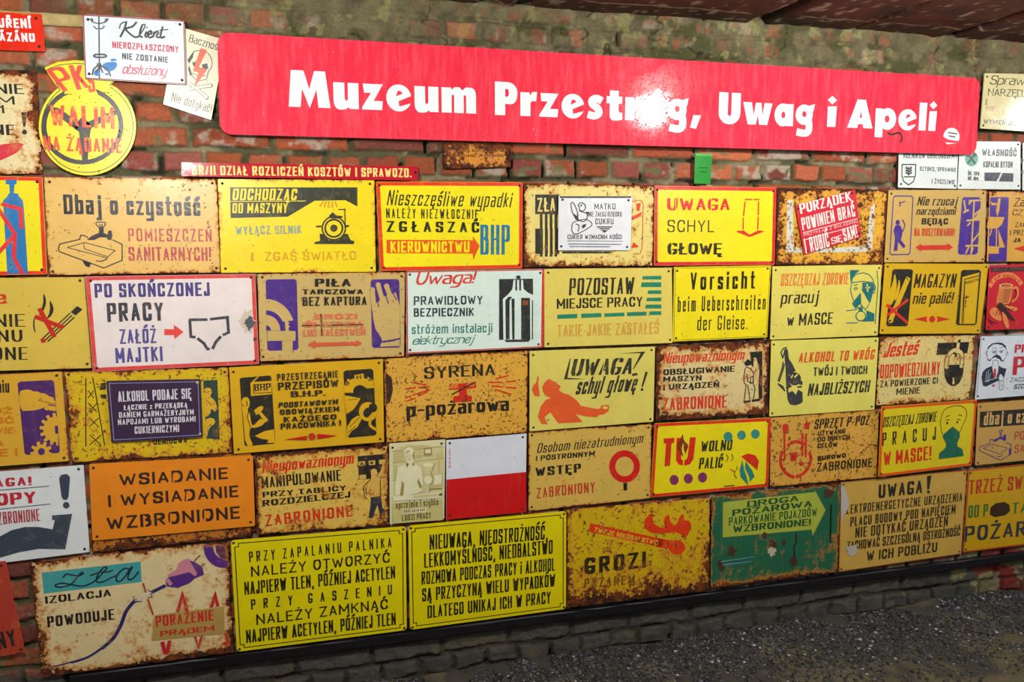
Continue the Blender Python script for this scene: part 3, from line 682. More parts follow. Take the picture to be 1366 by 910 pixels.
s = Sign('warning_sign', 'cream glossy sign with mixed script and capitals right of the red board', [(1313, 97), (1436, 100), (1432, 180), (1307, 171.6)], 'd2c898', d=.03, rust=-.7, edge=.35, rough=.12, thick=.004).v(1016, 0)
s.t('Sprawdź', 1186, 440, 1440, 446, 48, '34382c', .12, .08, sl=.3, gap=.06, r=.5).t('NARZĘDZIA', 1178, 498, 1425, 508, 38, '454838', .16, .1, gap=.12, fade=.8).t('I', 1165, 548, 1176, 548, 32, '8a8a70', .3)
s.t('NIE', 1170, 576, 1225, 578, 26, 'c8a08a', .16).t('WYMIEŃ', 1155, 645, 1270, 652, 26, '5a6c74', .16).t('USZKODZONE', 1285, 654, 1480, 664, 24, '5a6c74', .16)

s = Sign('notice_sign', 'white enamel notice with a wheat-ear shield below the board\'s right end', [(1199, 190), (1279, 192), (1277, 252.5), (1197.5, 250.7)], 'd8dfdc', d=.02, rust=-1.2, tilt=(0, 0)).v(1016, 0)
s.t('ROLNIKÓW OBSŁUGUJEMY', 738, 824, 1018, 826, 26, '30383a', .16, gap=.16).v(1016, 200)
s.t('SZYBKO, SPRAWNIE', 823, 108, 1012, 115, 22, '30383a', .17, gap=.18).t('I ŻYCZLIWIE', 885, 175, 1005, 180, 24, '30383a', .17, gap=.15)
s.l('30383a', 5, [730, 76, 802, 76, 800, 135, 790, 165, 765, 182, 740, 165, 730, 135, 730, 76], [740, 140, 795, 140]).l('30383a', 4, [765, 88, 765, 134]).p('30383a', *[[765, y + 10, 748, y, 752, y - 9, 766, y + 2] for y in (95, 108, 121)], *[[766, y + 10, 783, y, 779, y - 9, 765, y + 2] for y in (95, 108, 121)])

s = Sign('notice_sign', 'white enamel notice with a round teal crossed-hammers badge', [(1280, 188), (1362, 188.5), (1362, 253.3), (1277, 252.5)], 'd8dfdc', d=.02, rust=-1.2, tilt=(0, 0)).v(1016, 0)
s.e('58a084', (1093, 826, 34, 40)).l('26322e', 9, [1076, 806, 1112, 852], [1110, 804, 1072, 852]).l('26322e', 13, [1068, 812, 1084, 798], [1100, 800, 1118, 812])
s.t('WŁASNOŚĆ', 1146, 811, 1326, 815, 36, '38404a', .2, gap=.16).t('KOPALNI BYTOM', 1153, 872, 1308, 873, 32, '30343a', .17, gap=.16).v(1016, 200)
s.t('ŚR. TRW.', 1073, 132, 1140, 134, 20, '30343a', .18).t('NR. INW.', 1073, 158, 1134, 160, 20, '30343a', .18).p('26303e', [1160, 118, 1246, 118, 1222, 163, 1160, 161], [1254, 120, 1310, 122, 1308, 166, 1234, 164])

s = Sign('notice_sign', 'white enamel notice just showing at the right edge, below the cream sign', [(1364, 190), (1448, 192), (1446, 257), (1363.5, 254.5)], 'd8dfdc', d=.02, rust=-1.1, tilt=(0, 0)).v(1016, 200)
s.t('P', 1348, 72, 1362, 72, 26, '30343a', .2).t('W', 1345, 128, 1364, 128, 24, '30343a', .2)

s = Sign('department_plate', 'narrow red strip plate with yellow lettering above the sink sign', [(241, 216.5), (558, 222), (558, 241), (241, 235)], 'b4182a', d=.028, rust=-1.4, rough=.16, thick=.003, nails=False, tilt=(.026, .01), edge=.1).v(280, 200)
s.t('BR/II DZIAŁ ROZLICZEŃ KOSZTÓW I SPRAWOZD.', -92, 130, 1057, 143, 48, 'e6d684', .26, .14, gap=.16, fade=.2)
s.e('3a1014', (-136, 108, 7), (1070, 118, 7), name='screw_hole')

s = Sign('ladder_plate', 'small heavily rusted orange plate tucked under the long red board', [(588.7, 188), (682.5, 190), (682.5, 223.4), (589.5, 225.5)], 'd08a1e', d=.016, rust=.14, speck=.6, edge=.5, edgew=.012, nails=False, jag=.001).v(560, 170, 200)
s.t('DRABINA', 390, 180, 630, 180, 30, '2c1c10', .3, .14).t('DLA CELÓW GOSPODARCZYCH', 258, 224, 775, 224, 28, '2c1c10', .2, .14).t('ZASTAWIANIE ZABRONIONE', 255, 272, 772, 270, 28, '2c1c10', .2, .14)

s = Sign('tag_plate', 'small upright green metal tag hanging below the long red board', [(927, 204), (950.7, 205), (948, 246), (925.6, 245.6)], '2f9038', d=.02, rust=-1.3, rough=.2, nails=False, cr=.001, edge=.1).v(850, 200)
s.p('5aae5c', [302, 17, 392, 21, 388, 34, 306, 30], name='folded_rim').l('1c5a24', 5, [322, 92, 368, 94], [328, 112, 360, 116], name='lettering')

# ---- first row
s = Sign('warning_sign', 'yellow red-framed sign with a blue gas bottle at the left edge', [(-150, 232), (57, 236), (63.5, 366.5), (-143, 370)], 'e8d91e', rust=-.95, edge=.3, border=('dc3020', .011)).v(0, 200)
s.p('2b74ae', [30, 155, 88, 155, 86, 178, 76, 180, 72, 225, 96, 228, 97, 240, 118, 262, 124, 300, 146, 645, 38, 645, 18, 300, 16, 265, 40, 240, 45, 228, 52, 225, 48, 180, 30, 178])
s.l('d8323c', 22, [8, 282, 108, 308, 110, 410], [-20, 290, 78, 438, 72, 560, 118, 645], [75, 445, -30, 560])

s = Sign('warning_sign', 'tan sign with a drawn washbasin and the words Dbaj o czystość', [(58, 236), (289.5, 238.4), (294.6, 364), (64.6, 367.8)], 'dcb466', rust=-.60, speck=.35, edge=.62, edgew=.011).v(0, 200)
INK = '21242c'
s.t('Dbaj o czystość', 333, 334, 1056, 345, 100, INK, .2, .14, gap=.16, r=.2).t('POMIESZCZEŃ', 669, 476, 1103, 478, 66, 'b04048', .13, gap=.18, fade=.8).t('SANITARNYCH!', 671, 578, 1108, 578, 72, 'b04048', .14, gap=.16, fade=.8)
s.l(INK, 6, [304, 512, 312, 490, 415, 466, 420, 444, 440, 447, 460, 458], [585, 468, 636, 492, 636, 575, 540, 615, 310, 530, 304, 512], [500, 578, 530, 580, 560, 566]).l(INK, 4, [350, 508, 440, 482, 600, 524, 555, 562, 350, 508], [436, 486, 440, 515, 560, 556])
s.p(INK, [453, 468, 480, 446, 515, 432, 515, 400, 540, 400, 540, 432, 560, 442, 566, 420, 580, 420, 586, 445, 580, 470, 562, 468, 556, 456, 520, 455, 490, 470]).l(INK, 5, [515, 404, 498, 385, 505, 376, 545, 376, 551, 385, 538, 404], [520, 385, 522, 402], [532, 385, 531, 402]).p(INK, [430, 578, 475, 590, 465, 612, 445, 604])

s = Sign('warning_sign', 'bright yellow sign with a dark lamp-shade shape over a drawn machine', [(289.7, 238.4), (500, 239.7), (502, 363), (294, 364.5)], 'ead228', rust=-.72, edge=.5, edgew=.012, speck=.2).v(280, 200)
BK = '2f3222'
s.p(BK, [105, 195, 768, 195, 768, 295, 705, 262, 545, 265, 405, 348, 108, 355]).t('ODCHODZĄC', 116, 262, 462, 262, 60, 'ead228', .2, .12, sl=.15, gap=.12).l('ead228', 4, [106, 268, 500, 266]).t('OD MASZYNY', 116, 330, 412, 328, 52, 'ead228', .2, .12, sl=.1, gap=.12)
s.t('WYŁĄCZ SILNIK', 135, 442, 478, 436, 44, '7a9690', .17, gap=.16, fade=.7).t('ZGAŚ ŚWIATŁO', 288, 578, 762, 572, 46, 'd09a2c', .16, gap=.2, fade=.9).t('I', 215, 578, 228, 578, 44, 'd09a2c', .3, fade=.9)
s.e(BK, (645, 408, 64)).e('ead228', (645, 408, 56)).e(BK, (645, 408, 50)).e('ead228', (645, 408, 40)).e(BK, (645, 408, 19))
s.p(BK, [545, 490, 750, 490, 750, 474, 732, 470, 716, 436, 696, 440, 670, 470, 620, 470, 592, 440, 572, 436, 574, 474, 546, 480], [618, 356, 622, 340, 640, 324, 656, 340, 690, 345, 690, 352, 664, 358], [553, 394, 580, 394, 580, 402, 553, 404], [700, 390, 724, 392, 724, 400, 700, 404]).l(BK, 5, [702, 305, 704, 385], [668, 310, 706, 310]).l('c88a24', 5, [590, 268, 572, 294], [605, 268, 596, 300], [620, 268, 616, 302], [636, 268, 638, 300], [652, 268, 662, 298])

s = Sign('warning_sign', 'yellow red-framed sign with a red arrow pointing at blue letters BHP', [(501, 242), (698, 243), (697.3, 358.3), (506.7, 362)], 'ecdd20', rust=-1.05, edge=.3, border=('dc3820', .0125)).v(280, 200)
K2 = '201f0e'
s.t('Nieszczęśliwe wypadki', 920, 288, 1572, 300, 78, K2, .09, .08, sl=.2, gap=.14, r=.25).t('NALEŻY NIEZWŁOCZNIE', 918, 355, 1396, 360, 50, K2, .12, gap=.22).t('ZGŁASZAĆ', 920, 427, 1402, 431, 56, K2, .27, .12, gap=.42)
s.p('dc5414', [920, 468, 1369, 470, 1369, 450, 1404, 500, 1371, 572, 1369, 540, 920, 538]).t('KIEROWNICTWU', 940, 534, 1358, 534, 58, 'ecdd20', .26, .14, gap=.12).t('BHP', 1408, 545, 1572, 545, 155, '23749c', .22, .06, gap=.12, r=.3)

s = Sign('warning_sign', 'rusty cream sign half hidden behind the small white sugar plate', [(698, 244), (873.3, 246.6), (871.5, 355.5), (698, 356.8)], 'e4d27e', rust=-.32, edge=.6, edgew=.014, speck=.4).v(550, 200)
s.p('2c2a20', [640, 232, 765, 232, 765, 335, 640, 335], [640, 410, 765, 410, 765, 542, 640, 542]).p('2c2a20', *[[a, 335, a + 14, 335, a + 14, 412, a, 412] for a in (664, 690, 715, 740)], *[[a, 540, a + 14, 540, a + 14, 556, a, 556] for a in (664, 690, 715, 740)]).p('e4d27e', *[[a, 410, a + 10, 410, a + 10, 545, a, 545] for a in (680, 706, 731)]).t('ZŁA', 652, 322, 752, 320, 72, 'e4d27e', .2, .13, gap=.14)
s.p('d83c22', [1140, 350, 1196, 322, 1190, 345, 1145, 366], [1150, 480, 1182, 505, 1140, 512], [1165, 280, 1190, 275, 1182, 318, 1168, 318]).l('c86a2c', 4, [1140, 270, 1196, 268, 1200, 350, 1192, 525, 1150, 540], sm=1).l('2c2a20', 10, [780, 534, 1040, 534], fade=1.0)

s = Sign('notice_plate', 'small white plate with a cherub drawing fixed on a rusty cream sign', [(744.7, 261), (844, 261.5), (841.6, 334.5), (744, 334.5)], 'dfe2e6', d=.022, rust=-2, speck=0, edge=0, nails=True, cr=.001, tilt=(0, 0)).v(550, 200)
I = '2a2a30'
s.l(I, 9, [768, 246, 1140, 246]).t('MATKO', 948, 310, 1058, 310, 31, I, .13, gap=.2).t('NIE ŻAŁUJ DZIECKU', 917, 347, 1090, 347, 25, I, .12, gap=.12).t('CUKRU', 953, 388, 1047, 388, 31, I, .13, gap=.2).p(I, [958, 398, 1045, 398, 1000, 432]).l('dfe2e6', 3, [970, 406, 1036, 406], [980, 416, 1022, 416]).t('CUKIER WZMACNIA KOŚCI', 808, 465, 1090, 465, 24, I, .13, gap=.16)
s.l(I, 2.5, [808, 474, 1095, 476]).l('55555c', 4, [812, 490, 1088, 492], [820, 503, 1030, 504], fade=1)
s.l(I, 4, [870, 300, 864, 285, 880, 275, 898, 285, 900, 305, 888, 318, 872, 312, 870, 300], [825, 278, 838, 275, 855, 310, 862, 345, 848, 350, 832, 320, 825, 278], [868, 318, 905, 330, 912, 345, 896, 372, 864, 362, 860, 330], [832, 385, 850, 372, 905, 362, 934, 392, 860, 436, 832, 425, 832, 385], [850, 385, 868, 395, 862, 425], sm=1).p(I, [838, 330, 862, 350, 866, 372, 848, 360], [872, 290, 886, 282, 880, 296], [905, 320, 918, 324, 910, 350], [884, 392, 905, 384, 900, 402, 884, 410])

s = Sign('warning_sign', 'yellow red-framed sign with stencilled UWAGA and a hollow down arrow', [(872.5, 247.4), (1036.5, 250), (1034, 353.7), (871.8, 355)], 'ecd922', rust=-1.1, edge=.3, border=('d02430', .0135)).v(850, 200)
s.t('UWAGA', 155, 315, 482, 315, 63, 'd4282c', .30, .10, gap=.16).t('SCHYL', 157, 428, 400, 428, 63, K2, .11, .09, gap=.24).t('GŁOWĘ', 157, 545, 440, 545, 60, K2, .30, .12, gap=.12)
s.l('cc2828', 6, [560, 258, 600, 258], [606, 258, 636, 258], [562, 268, 553, 345], [552, 352, 551, 415], [632, 268, 630, 340], [630, 348, 627, 415], [552, 422, 520, 424, 585, 450, 655, 424, 630, 422], [552, 422, 585, 446, 630, 422]).p('cc2828', [520, 422, 552, 422, 570, 440], [655, 422, 630, 422, 600, 441])
s.l('ecd922', 4, [200, 250, 200, 318], [290, 250, 290, 318], [385, 250, 385, 318]).l('ecd922', 5, [180, 484, 180, 546], [262, 484, 262, 546])

s = Sign('warning_sign', 'very rusty yellow sign with a whitish bracket patch behind the tilted red plate', [(1036.5, 250), (1185, 252.5), (1178.5, 353.7), (1034, 353.7)], 'dda83c', rust=-.06, edge=.55, edgew=.014, speck=.8).v(850, 200)
s.p('cfcfc0', [782, 262, 810, 260, 815, 505, 880, 520, 1180, 500, 1195, 470, 1215, 300, 1240, 278, 1222, 520, 1190, 532, 775, 535], name='paint_patch')

s = Sign('notice_plate', 'tilted small red plate with white lettering about order and mess', [(1060.6, 273.8), (1141.3, 252.5), (1149.8, 316.6), (1072.4, 340.4)], 'c8283a', d=.022, rust=-2, speck=.0, edge=0, cr=.001, tilt=(0, 0)).v(850, 200)
W = 'e6dcd4'
s.t('PORZĄDEK', 850, 334, 1122, 264, 52, W, .32, .10, gap=.1).t('POWINIEN BRAĆ', 862, 420, 1142, 344, 66, W, .16, .11, gap=.12).l(W, 3, [862, 432, 1146, 358], [872, 468, 1150, 392]).t('PRZYKŁAD Z BAŁAGANU', 868, 452, 1148, 378, 16, W, .12, gap=.3).t('I ROBIĆ', 878, 540, 1008, 502, 78, W, .15, .11, gap=.12).t('SIĘ', 1012, 492, 1070, 475, 34, W, .2, .1, gap=.1).t('SAM!', 1078, 478, 1154, 452, 68, W, .15, .11, gap=.12)

s = Sign('warning_sign', 'tan sign with a purple scaffold panel and a small purple figure', [(1185, 253.3), (1316.3, 252.5), (1314.5, 350), (1179, 350.7)], 'c6a45c', rust=-.72, edge=.55, edgew=.010).v(1016, 200)
PU = '46288a'
s.l(PU, 5, [686, 250, 695, 240, 780, 241, 788, 250, 772, 535, 764, 544, 676, 546, 667, 538, 686, 250]).e(PU, (708, 378, 11, 14)).p(PU, [697, 393, 722, 392, 734, 420, 730, 450, 724, 468, 750, 502, 738, 513, 710, 478, 706, 525, 688, 527, 694, 455, 686, 420]).l(PU, 5, [732, 362, 746, 390, 738, 420, 722, 432], [715, 278, 748, 268], [718, 270, 722, 290, 716, 292])
s.p(PU, [1052, 246, 1130, 246, 1141, 256, 1124, 535, 1112, 545, 1030, 545, 1021, 535, 1044, 256]).l('c6a45c', 8, [1052, 262, 1062, 320], [1050, 326, 1078, 312], [1106, 262, 1090, 545], [1078, 266, 1140, 262], [1088, 268, 1078, 284], [1066, 368, 1140, 362], [1098, 345, 1140, 310], [1086, 378, 1070, 396], [1096, 478, 1134, 430], [1060, 500, 1126, 498], [1078, 505, 1062, 540], [1100, 508, 1088, 545]).p('c6a45c', [1100, 362, 1140, 312, 1138, 360])
s.t('Nie rzucaj', 808, 289, 1018, 290, 46, K, .17, .1, sl=.25, gap=.14).t('narzędziami', 804, 338, 1010, 338, 38, K, .17, .1, sl=.2, gap=.12).t('BĘDĄC', 832, 388, 973, 388, 32, K, .36, .14, gap=.18).t('NA RUSZTOWANIU!', 793, 448, 1006, 448, 40, 'c8442c', .15, .09, gap=.1)
s.p('cc3024', [800, 507, 830, 488, 830, 497, 965, 495, 965, 485, 996, 507, 965, 527, 965, 519, 830, 521, 830, 530])

s = Sign('warning_sign', 'tan sign with a purple anvil panel, cut off by the right edge', [(1319.6, 255), (1446, 256), (1442, 349.5), (1316, 349.4)], 'd09e48', rust=-.62, edge=.55, edgew=.012).v(1226, 240, 140)
s.p(PU, [945, 225, 1155, 225, 1168, 238, 1138, 1060, 900, 1065, 925, 240]).p('d09e48', [880, 480, 1115, 485, 1078, 580, 1020, 630, 880, 642], [1030, 240, 1062, 240, 1044, 400, 1016, 480, 1000, 400], [1030, 640, 1050, 700, 1118, 880, 1040, 880], [890, 862, 1040, 868, 1035, 960, 890, 960], [925, 280, 960, 300, 1010, 300, 1010, 330, 945, 330]).l('d09e48', 14, [1008, 630, 1005, 880], [945, 640, 920, 730])
s.t('Zanim', 1228, 348, 1590, 342, 112, K, .16, .1, sl=.25, gap=.14).t('CZYŚCISZ', 1206, 462, 1700, 462, 76, K, .16, .1, sl=.2, gap=.12).t('ZAGROŻENIE', 1248, 615, 1720, 612, 62, K, .16, .1).t('I PRZE', 1183, 720, 1400, 718, 66, K, .16, .1).t('JA', 1228, 812, 1322, 812, 58, K, .36, .13).p('c83428', [1226, 895, 1390, 850, 1390, 940])
# ---- second row
s = Sign('warning_sign', 'mustard no-smoking sign with a crossed-out cigarette at the left edge', [(-120, 372), (113, 369), (123, 491.5), (-112, 498.5)], 'd0b450', rust=-.82, edge=.5, edgew=.010).v(0, 380)
s.t('e', -26, 101, 36, 98, 68, 'c03a20', .24, .12).t('NIE', -28, 219, 132, 218, 66, K, .20, .06, gap=.2).t('NU', -12, 297, 118, 296, 62, K, .22, .06, gap=.22).t('ONE', -40, 392, 145, 390, 66, K, .2, .06, gap=.2)
s.p('26221c', [225, 35, 242, 80, 235, 120, 208, 165, 203, 150, 226, 105], [258, 72, 282, 120, 272, 158, 238, 185, 262, 140], [188, 150, 178, 200, 188, 262, 172, 225, 174, 180], sm=1).l('26221c', 7, [222, 280, 365, 148], [248, 296, 388, 168], [236, 288, 376, 158]).p('26221c', [368, 142, 402, 110, 430, 128, 394, 160]).p('b02818', [210, 280, 240, 282, 238, 300, 216, 302])
s.l('bc2418', 24, [183, 165, 330, 222], [205, 122, 285, 272])

s = Sign('poster_sign', 'pinkish white red-framed sign with a dashed drawing of underpants', [(113, 368.6), (341, 365), (346, 486), (123.7, 496.6)], 'ddd2ce', d=.019, rust=-1.05, edge=.15, speck=.15, streak=.35, border=('d03c38', .0125), cr=.001, rough=.5).v(0, 200)
V = '382f74'
s.t('PO SKOŃCZONEJ', 494, 770, 1103, 760, 72, V, .22, .14, gap=.14, r=.2).v(0, 380).t('PRACY', 560, 194, 866, 186, 98, '2c2c38', .2, .13, gap=.12, r=.2).t('ZAŁÓŻ', 625, 308, 823, 303, 76, '4a4486', .2, .12, gap=.12, r=.2).t('MAJTKI', 604, 408, 858, 397, 78, '4a4486', .2, .12, gap=.12, r=.2)
s.p('d84038', [855, 230, 906, 232, 905, 208, 956, 245, 908, 283, 907, 262, 856, 262])
s.l('34343c', 15, [985, 182, 1080, 181], [1093, 179, 1192, 168], [988, 180, 994, 270, 1018, 273], [1184, 168, 1190, 248, 1160, 262], [1028, 278, 1062, 305, 1080, 334, 1092, 334], [1150, 268, 1124, 298, 1106, 334])
s.p('c9b8a6', blob(1288, 188, 52, 72, 30, .5, 3), name='chip').p('464c54', blob(1302, 202, 34, 42, 22, .45, 5), name='chip').p('4a3428', blob(1328, 282, 14, 12, 12, .5, 6), name='chip')

s = Sign('warning_sign', 'tan sign with two purple panels, a saw blade and a hand', [(343, 365), (541, 362.7), (539.6, 476), (346, 482.5)], 'c4a868', rust=-.68, edge=.6, edgew=.010, speck=.35).v(300, 380)
PP = '48267e'; BA = 'c4a868'
s.p(PP, [222, -28, 362, -30, 374, -20, 383, 328, 374, 340, 232, 344, 221, 336, 212, -18])
arcp = lambda r: [215, 238] + [w for i in range(13) for w in (215 + r * 1.02 * math.sin(math.radians(90 * i / 12)), 238 - r * 1.12 * math.cos(math.radians(90 * i / 12)))]
s.p(BA, arcp(146)).p(PP, arcp(94)).p(BA, arcp(72)).p(PP, arcp(24)).p(PP, [298, 192, 365, 184, 368, 240, 298, 240]).p(BA, [312, 190, 326, 188, 336, 200, 328, 208, 338, 216, 330, 226, 336, 240, 316, 240]).p(BA, [221, 239, 368, 241, 368, 291, 222, 292], [298, 292, 354, 292, 352, 341, 298, 343])
s.p(PP, [770, -28, 896, -30, 907, -20, 915, 316, 906, 326, 776, 328, 766, 320, 759, -18]).p(BA, [768, 112, 772, 180, 784, 230, 815, 278, 818, 296, 806, 322, 912, 318, 910, 110, 890, 40, 830, 60])
s.l(BA, 24, [768, 30, 778, 135], [798, 2, 828, 110], [842, 10, 876, 100]).e(BA, (768, 26, 13), (798, 0, 13), (842, 8, 14)).l(PP, 5, [785, 20, 800, 118], [818, 0, 852, 100], [862, 20, 895, 80]).p(PP, [818, 292, 860, 286, 912, 276, 912, 284, 862, 296, 818, 302])
s.v(280, 200).t('PIŁA', 547, 712, 735, 711, 41, K, .42, .14, gap=.2).t('TARCZOWA', 482, 752, 798, 751, 26, K, .46, .15, gap=.22).t('BEZ KAPTURA', 483, 812, 816, 808, 46, K, .2, .12, gap=.16)
s.v(300, 380).t('GROZI', 464, 181, 688, 177, 27, 'd46a4c', .46, .16, gap=.3, fade=.8).t('ŚMIERCIĄ', 417, 222, 722, 218, 28, 'd46a4c', .42, .16, gap=.18, fade=.8).t('LUB KALECTWEM', 408, 269, 738, 262, 36, 'd46a4c', .2, .13, gap=.2, fade=.8)
s.p('cc5a3c', [434, 313, 470, 288, 470, 301, 686, 296, 686, 286, 713, 303, 686, 322, 686, 314, 470, 321, 470, 333]).l('5a3418', 7, [500, 150, 505, 265], [400, 212, 720, 206], fade=.9)

s = Sign('warning_sign', 'mint white sign with a dark drawing of a fuse bottle', [(541, 361.4), (725.5, 358.3), (724, 464), (542, 472.7)], 'd2e4d8', rust=-1.05, edge=.15, speck=.25, rough=.28, border=('c83834', .005)).v(550, 200)
s.l('cc3430', 9, [682, 622, 680, 1028]) 
s.t('Uwaga!', 12, 704, 330, 694, 66, 'd03c34', .17, .1, sl=.35, gap=.05, r=.5).t('PRAWIDŁOWY', 8, 809, 366, 804, 46, '28323c', .17, gap=.16).t('BEZPIECZNIK', 8, 869, 321, 865, 44, '28323c', .18, gap=.16)
s.v(550, 380).t('stróżem instalacji', -2, 256, 416, 247, 48, '1f7264', .12, .09, gap=.15).t('elektrycznej', -4, 312, 322, 303, 44, '1f7264', .10, .08, sl=.45, gap=.05, r=.5)
s.p('2b2d2a', [452, -30, 627, -32, 633, 284, 452, 286]).p('d2e4d8', [527, -26, 576, -26, 579, 22, 604, 42, 632, 54, 637, 80, 634, 284, 474, 286, 471, 74, 498, 50, 520, 24]).p('2b2d2a', [536, -26, 545, -26, 545, 30, 536, 30], [556, -26, 566, -26, 566, 30, 556, 30], [484, 80, 500, 62, 520, 62, 506, 84, 506, 284, 486, 284], [566, 68, 612, 68, 614, 284, 566, 284], [516, 72, 532, 72, 532, 284, 520, 284], [622, 80, 628, 80, 628, 284, 622, 284], [480, 286, 612, 284, 606, 296, 488, 298]).e('2b2d2a', (552, -40, 12, 9)).p('8a4a28', [574, 82, 602, 82, 602, 106, 574, 106], name='rust_spot')

s = Sign('warning_sign', 'plain khaki yellow sign with a stack of green dashes', [(725.5, 358.3), (897, 356.8), (898, 458), (725.5, 464)], 'dac864', rust=-.98, edge=.45, edgew=.006).v(550, 200)
s.t('POZOSTAW', 815, 758, 1162, 750, 88, '26230f', .18, .08, gap=.1, sl=.05).t('MIEJSCE PRACY', 752, 828, 1198, 815, 52, '26230f', .2, .11, gap=.12)
TE = '1f8062'
s.p(TE, *[[a, b, c, b - 1, c, d, a - 4, d] for a, b, c, d in ((1200, 657, 1296, 675), (1194, 690, 1296, 714), (1228, 732, 1296, 750), (1222, 770, 1296, 788), (1216, 806, 1296, 826), (1235, 841, 1296, 860))], *[[a, b, c, b - 4, c, d - 4, a, d] for a, b, c, d in ((755, 858, 859, 880), (879, 853, 984, 875), (1000, 851, 1104, 870), (1118, 846, 1220, 866))])
s.v(550, 380).t('TAKIE JAKIE ZASTAŁEŚ', 755, 272, 1290, 254, 62, 'd09c44', .14, .1, gap=.16, fade=.8)

s = Sign('warning_sign', 'vivid yellow German track-crossing sign with thin black lettering', [(898.7, 355.8), (1029.4, 353.7), (1024, 450.5), (896.8, 456.4)], 'ecd90a', rust=-1.05, edge=.6, edgew=.005, border=('2a2610', .0016, .004)).v(850, 200)
s.t('Vorsicht', 275, 730, 612, 722, 92, '1e1c10', .15, .1, gap=.22).v(800, 380).t('beim Ueberschreiten', 405, 141, 862, 128, 78, '1e1c10', .085, .075, gap=.16).t('der Gleise.', 507, 237, 768, 231, 74, '1e1c10', .085, .075, gap=.16)

s = Sign('warning_sign', 'pale khaki sign with a teal half-shaded face in a respirator', [(1030, 355), (1177, 352.4), (1171.5, 448), (1026.8, 453.8)], 'dacd66', rust=-1.0, edge=.4, edgew=.006).v(1016, 200)
TL = '186a6c'; BK = 'dacd66'
s.t('OSZCZĘDZAJ ZDROWIE', 98, 709, 457, 700, 62, 'd8703a', .15, .09, sl=.08, gap=.1).t('pracuj', 98, 803, 296, 796, 64, '26261c', .16, .09, sl=.15, gap=.12).t('w MASCE', 130, 918, 370, 906, 62, '26261c', .17, .1, sl=.06, gap=.12)
s.p(TL, [460, 626, 512, 626, 490, 645, 470, 670, 462, 698]).l(TL, 4, [468, 692, 475, 662, 500, 645, 530, 640, 560, 650, 578, 672, 583, 692, 525, 684, 468, 692], [470, 694, 462, 720, 465, 745, 480, 790, 500, 822], [583, 694, 592, 715, 586, 745, 576, 745, 566, 790, 545, 820], [480, 706, 500, 700], [440, 838, 490, 832, 508, 820], [440, 902, 500, 900], [600, 626, 606, 700, 590, 905], sm=0)
s.e(TL, (490, 722, 10, 7, .5)).p(TL, [525, 690, 582, 692, 588, 720, 578, 745, 562, 795, 545, 775, 532, 745, 522, 735]).p(BK, [538, 715, 566, 712, 560, 722, 545, 724], [545, 700, 552, 698, 555, 740, 548, 740]).p(TL, [512, 745, 470, 800, 488, 828, 514, 800], [545, 835, 586, 852, 585, 892, 522, 894, 545, 870]).p(BK, [514, 748, 530, 745, 560, 800, 540, 832, 515, 805]).l(TL, 4, [514, 748, 516, 806, 540, 832, 560, 800], [520, 806, 520, 840]).e(TL, (515, 865, 27)).e(BK, (515, 865, 22)).p(TL, [505, 818, 522, 818, 526, 842, 506, 842])

s = Sign('warning_sign', 'mustard storeroom sign with a black flame panel and an open door', [(1180, 351), (1319.6, 351.7), (1308, 445.3), (1172.8, 446)], 'd0a81c', rust=-1.1, edge=.35, edgew=.006, border=None).v(1016, 200)
BK = '24201a'; MU = 'd0a81c'
s.p(BK, [690, 621, 778, 621, 788, 630, 762, 910, 752, 919, 656, 919, 648, 910, 680, 630]).p(MU, [692, 635, 684, 690, 660, 750, 656, 800, 672, 812, 690, 780, 700, 740, 704, 690], [716, 665, 706, 720, 690, 770, 694, 790, 712, 760, 722, 710], sm=1).l(MU, 24, [764, 664, 672, 885]).e(MU, (672, 888, 13)).e(BK, (668, 890, 6)).l(BK, 3, [750, 660, 764, 682])
s.l('cc3022', 13, [650, 806, 760, 902], [652, 862, 762, 780])
s.t('MAGAZYN', 790, 718, 1008, 716, 72, BK, .14, .08, sl=.15, gap=.12).t('nie palić!', 784, 802, 996, 798, 58, BK, .15, .09, sl=.2, gap=.12)
s.p('c42c1c', [792, 881, 862, 866, 858, 881, 862, 896], [912, 866, 982, 881, 912, 896, 916, 881]).e('c42c1c', (887, 881, 15, 17))
s.p(BK, [1046, 625, 1130, 624, 1141, 634, 1118, 903, 1108, 912, 1020, 912, 1011, 903, 1038, 634]).p(MU, [1044, 662, 1132, 638, 1110, 905, 1028, 906]).l(BK, 4, [1040, 905, 1056, 674, 1132, 654], [1048, 905, 1056, 674]).l(BK, 5, [1052, 772, 1078, 764], [1064, 757, 1066, 774], [1062, 780, 1059, 806]).e(BK, (1059, 814, 4)).t('MAGAZYN', 1060, 700, 1128, 682, 15, BK, .16)

s = Sign('poster_sign', 'red poster sign with a mug and a large fly at the right edge', [(1319.6, 353.7), (1440, 349), (1432, 437), (1314.5, 441)], 'be2030', rust=-1.3, edge=.3, d=.017).v(1226, 340, 140)
OR = 'd8824a'; DK = '33201c'
s.p('3a2024', [935, 165, 1480, 152, 1478, 212, 930, 226]).t('DBAJ O ZDROWIE', 942, 212, 1420, 200, 40, '7a5048', .18, sl=.2, fade=0)
arc = [(925, 405), (965, 340), (1030, 288), (1120, 262), (1200, 268), (1270, 310), (1330, 380)]
s.l(OR, 52, [w for p in arc for w in p], sm=1)
for ch, x, y, sl_, dx, dy in (('T', 945, 392, 0, 26, -30), ('Ę', 990, 342, 0, 28, -22), ('P', 1032, 310, 0, 30, -14), ('M', 1095, 290, 0, 42, 0), ('U', 1148, 290, 0, 32, 4), ('C', 1190, 298, 0, 30, 12), ('H', 1226, 318, 0, 28, 20), ('Y', 1266, 348, 0, 26, 28)):
    s.t(ch, x, y, x + dx, y + dy, 38, 'be2030', .26, .18)
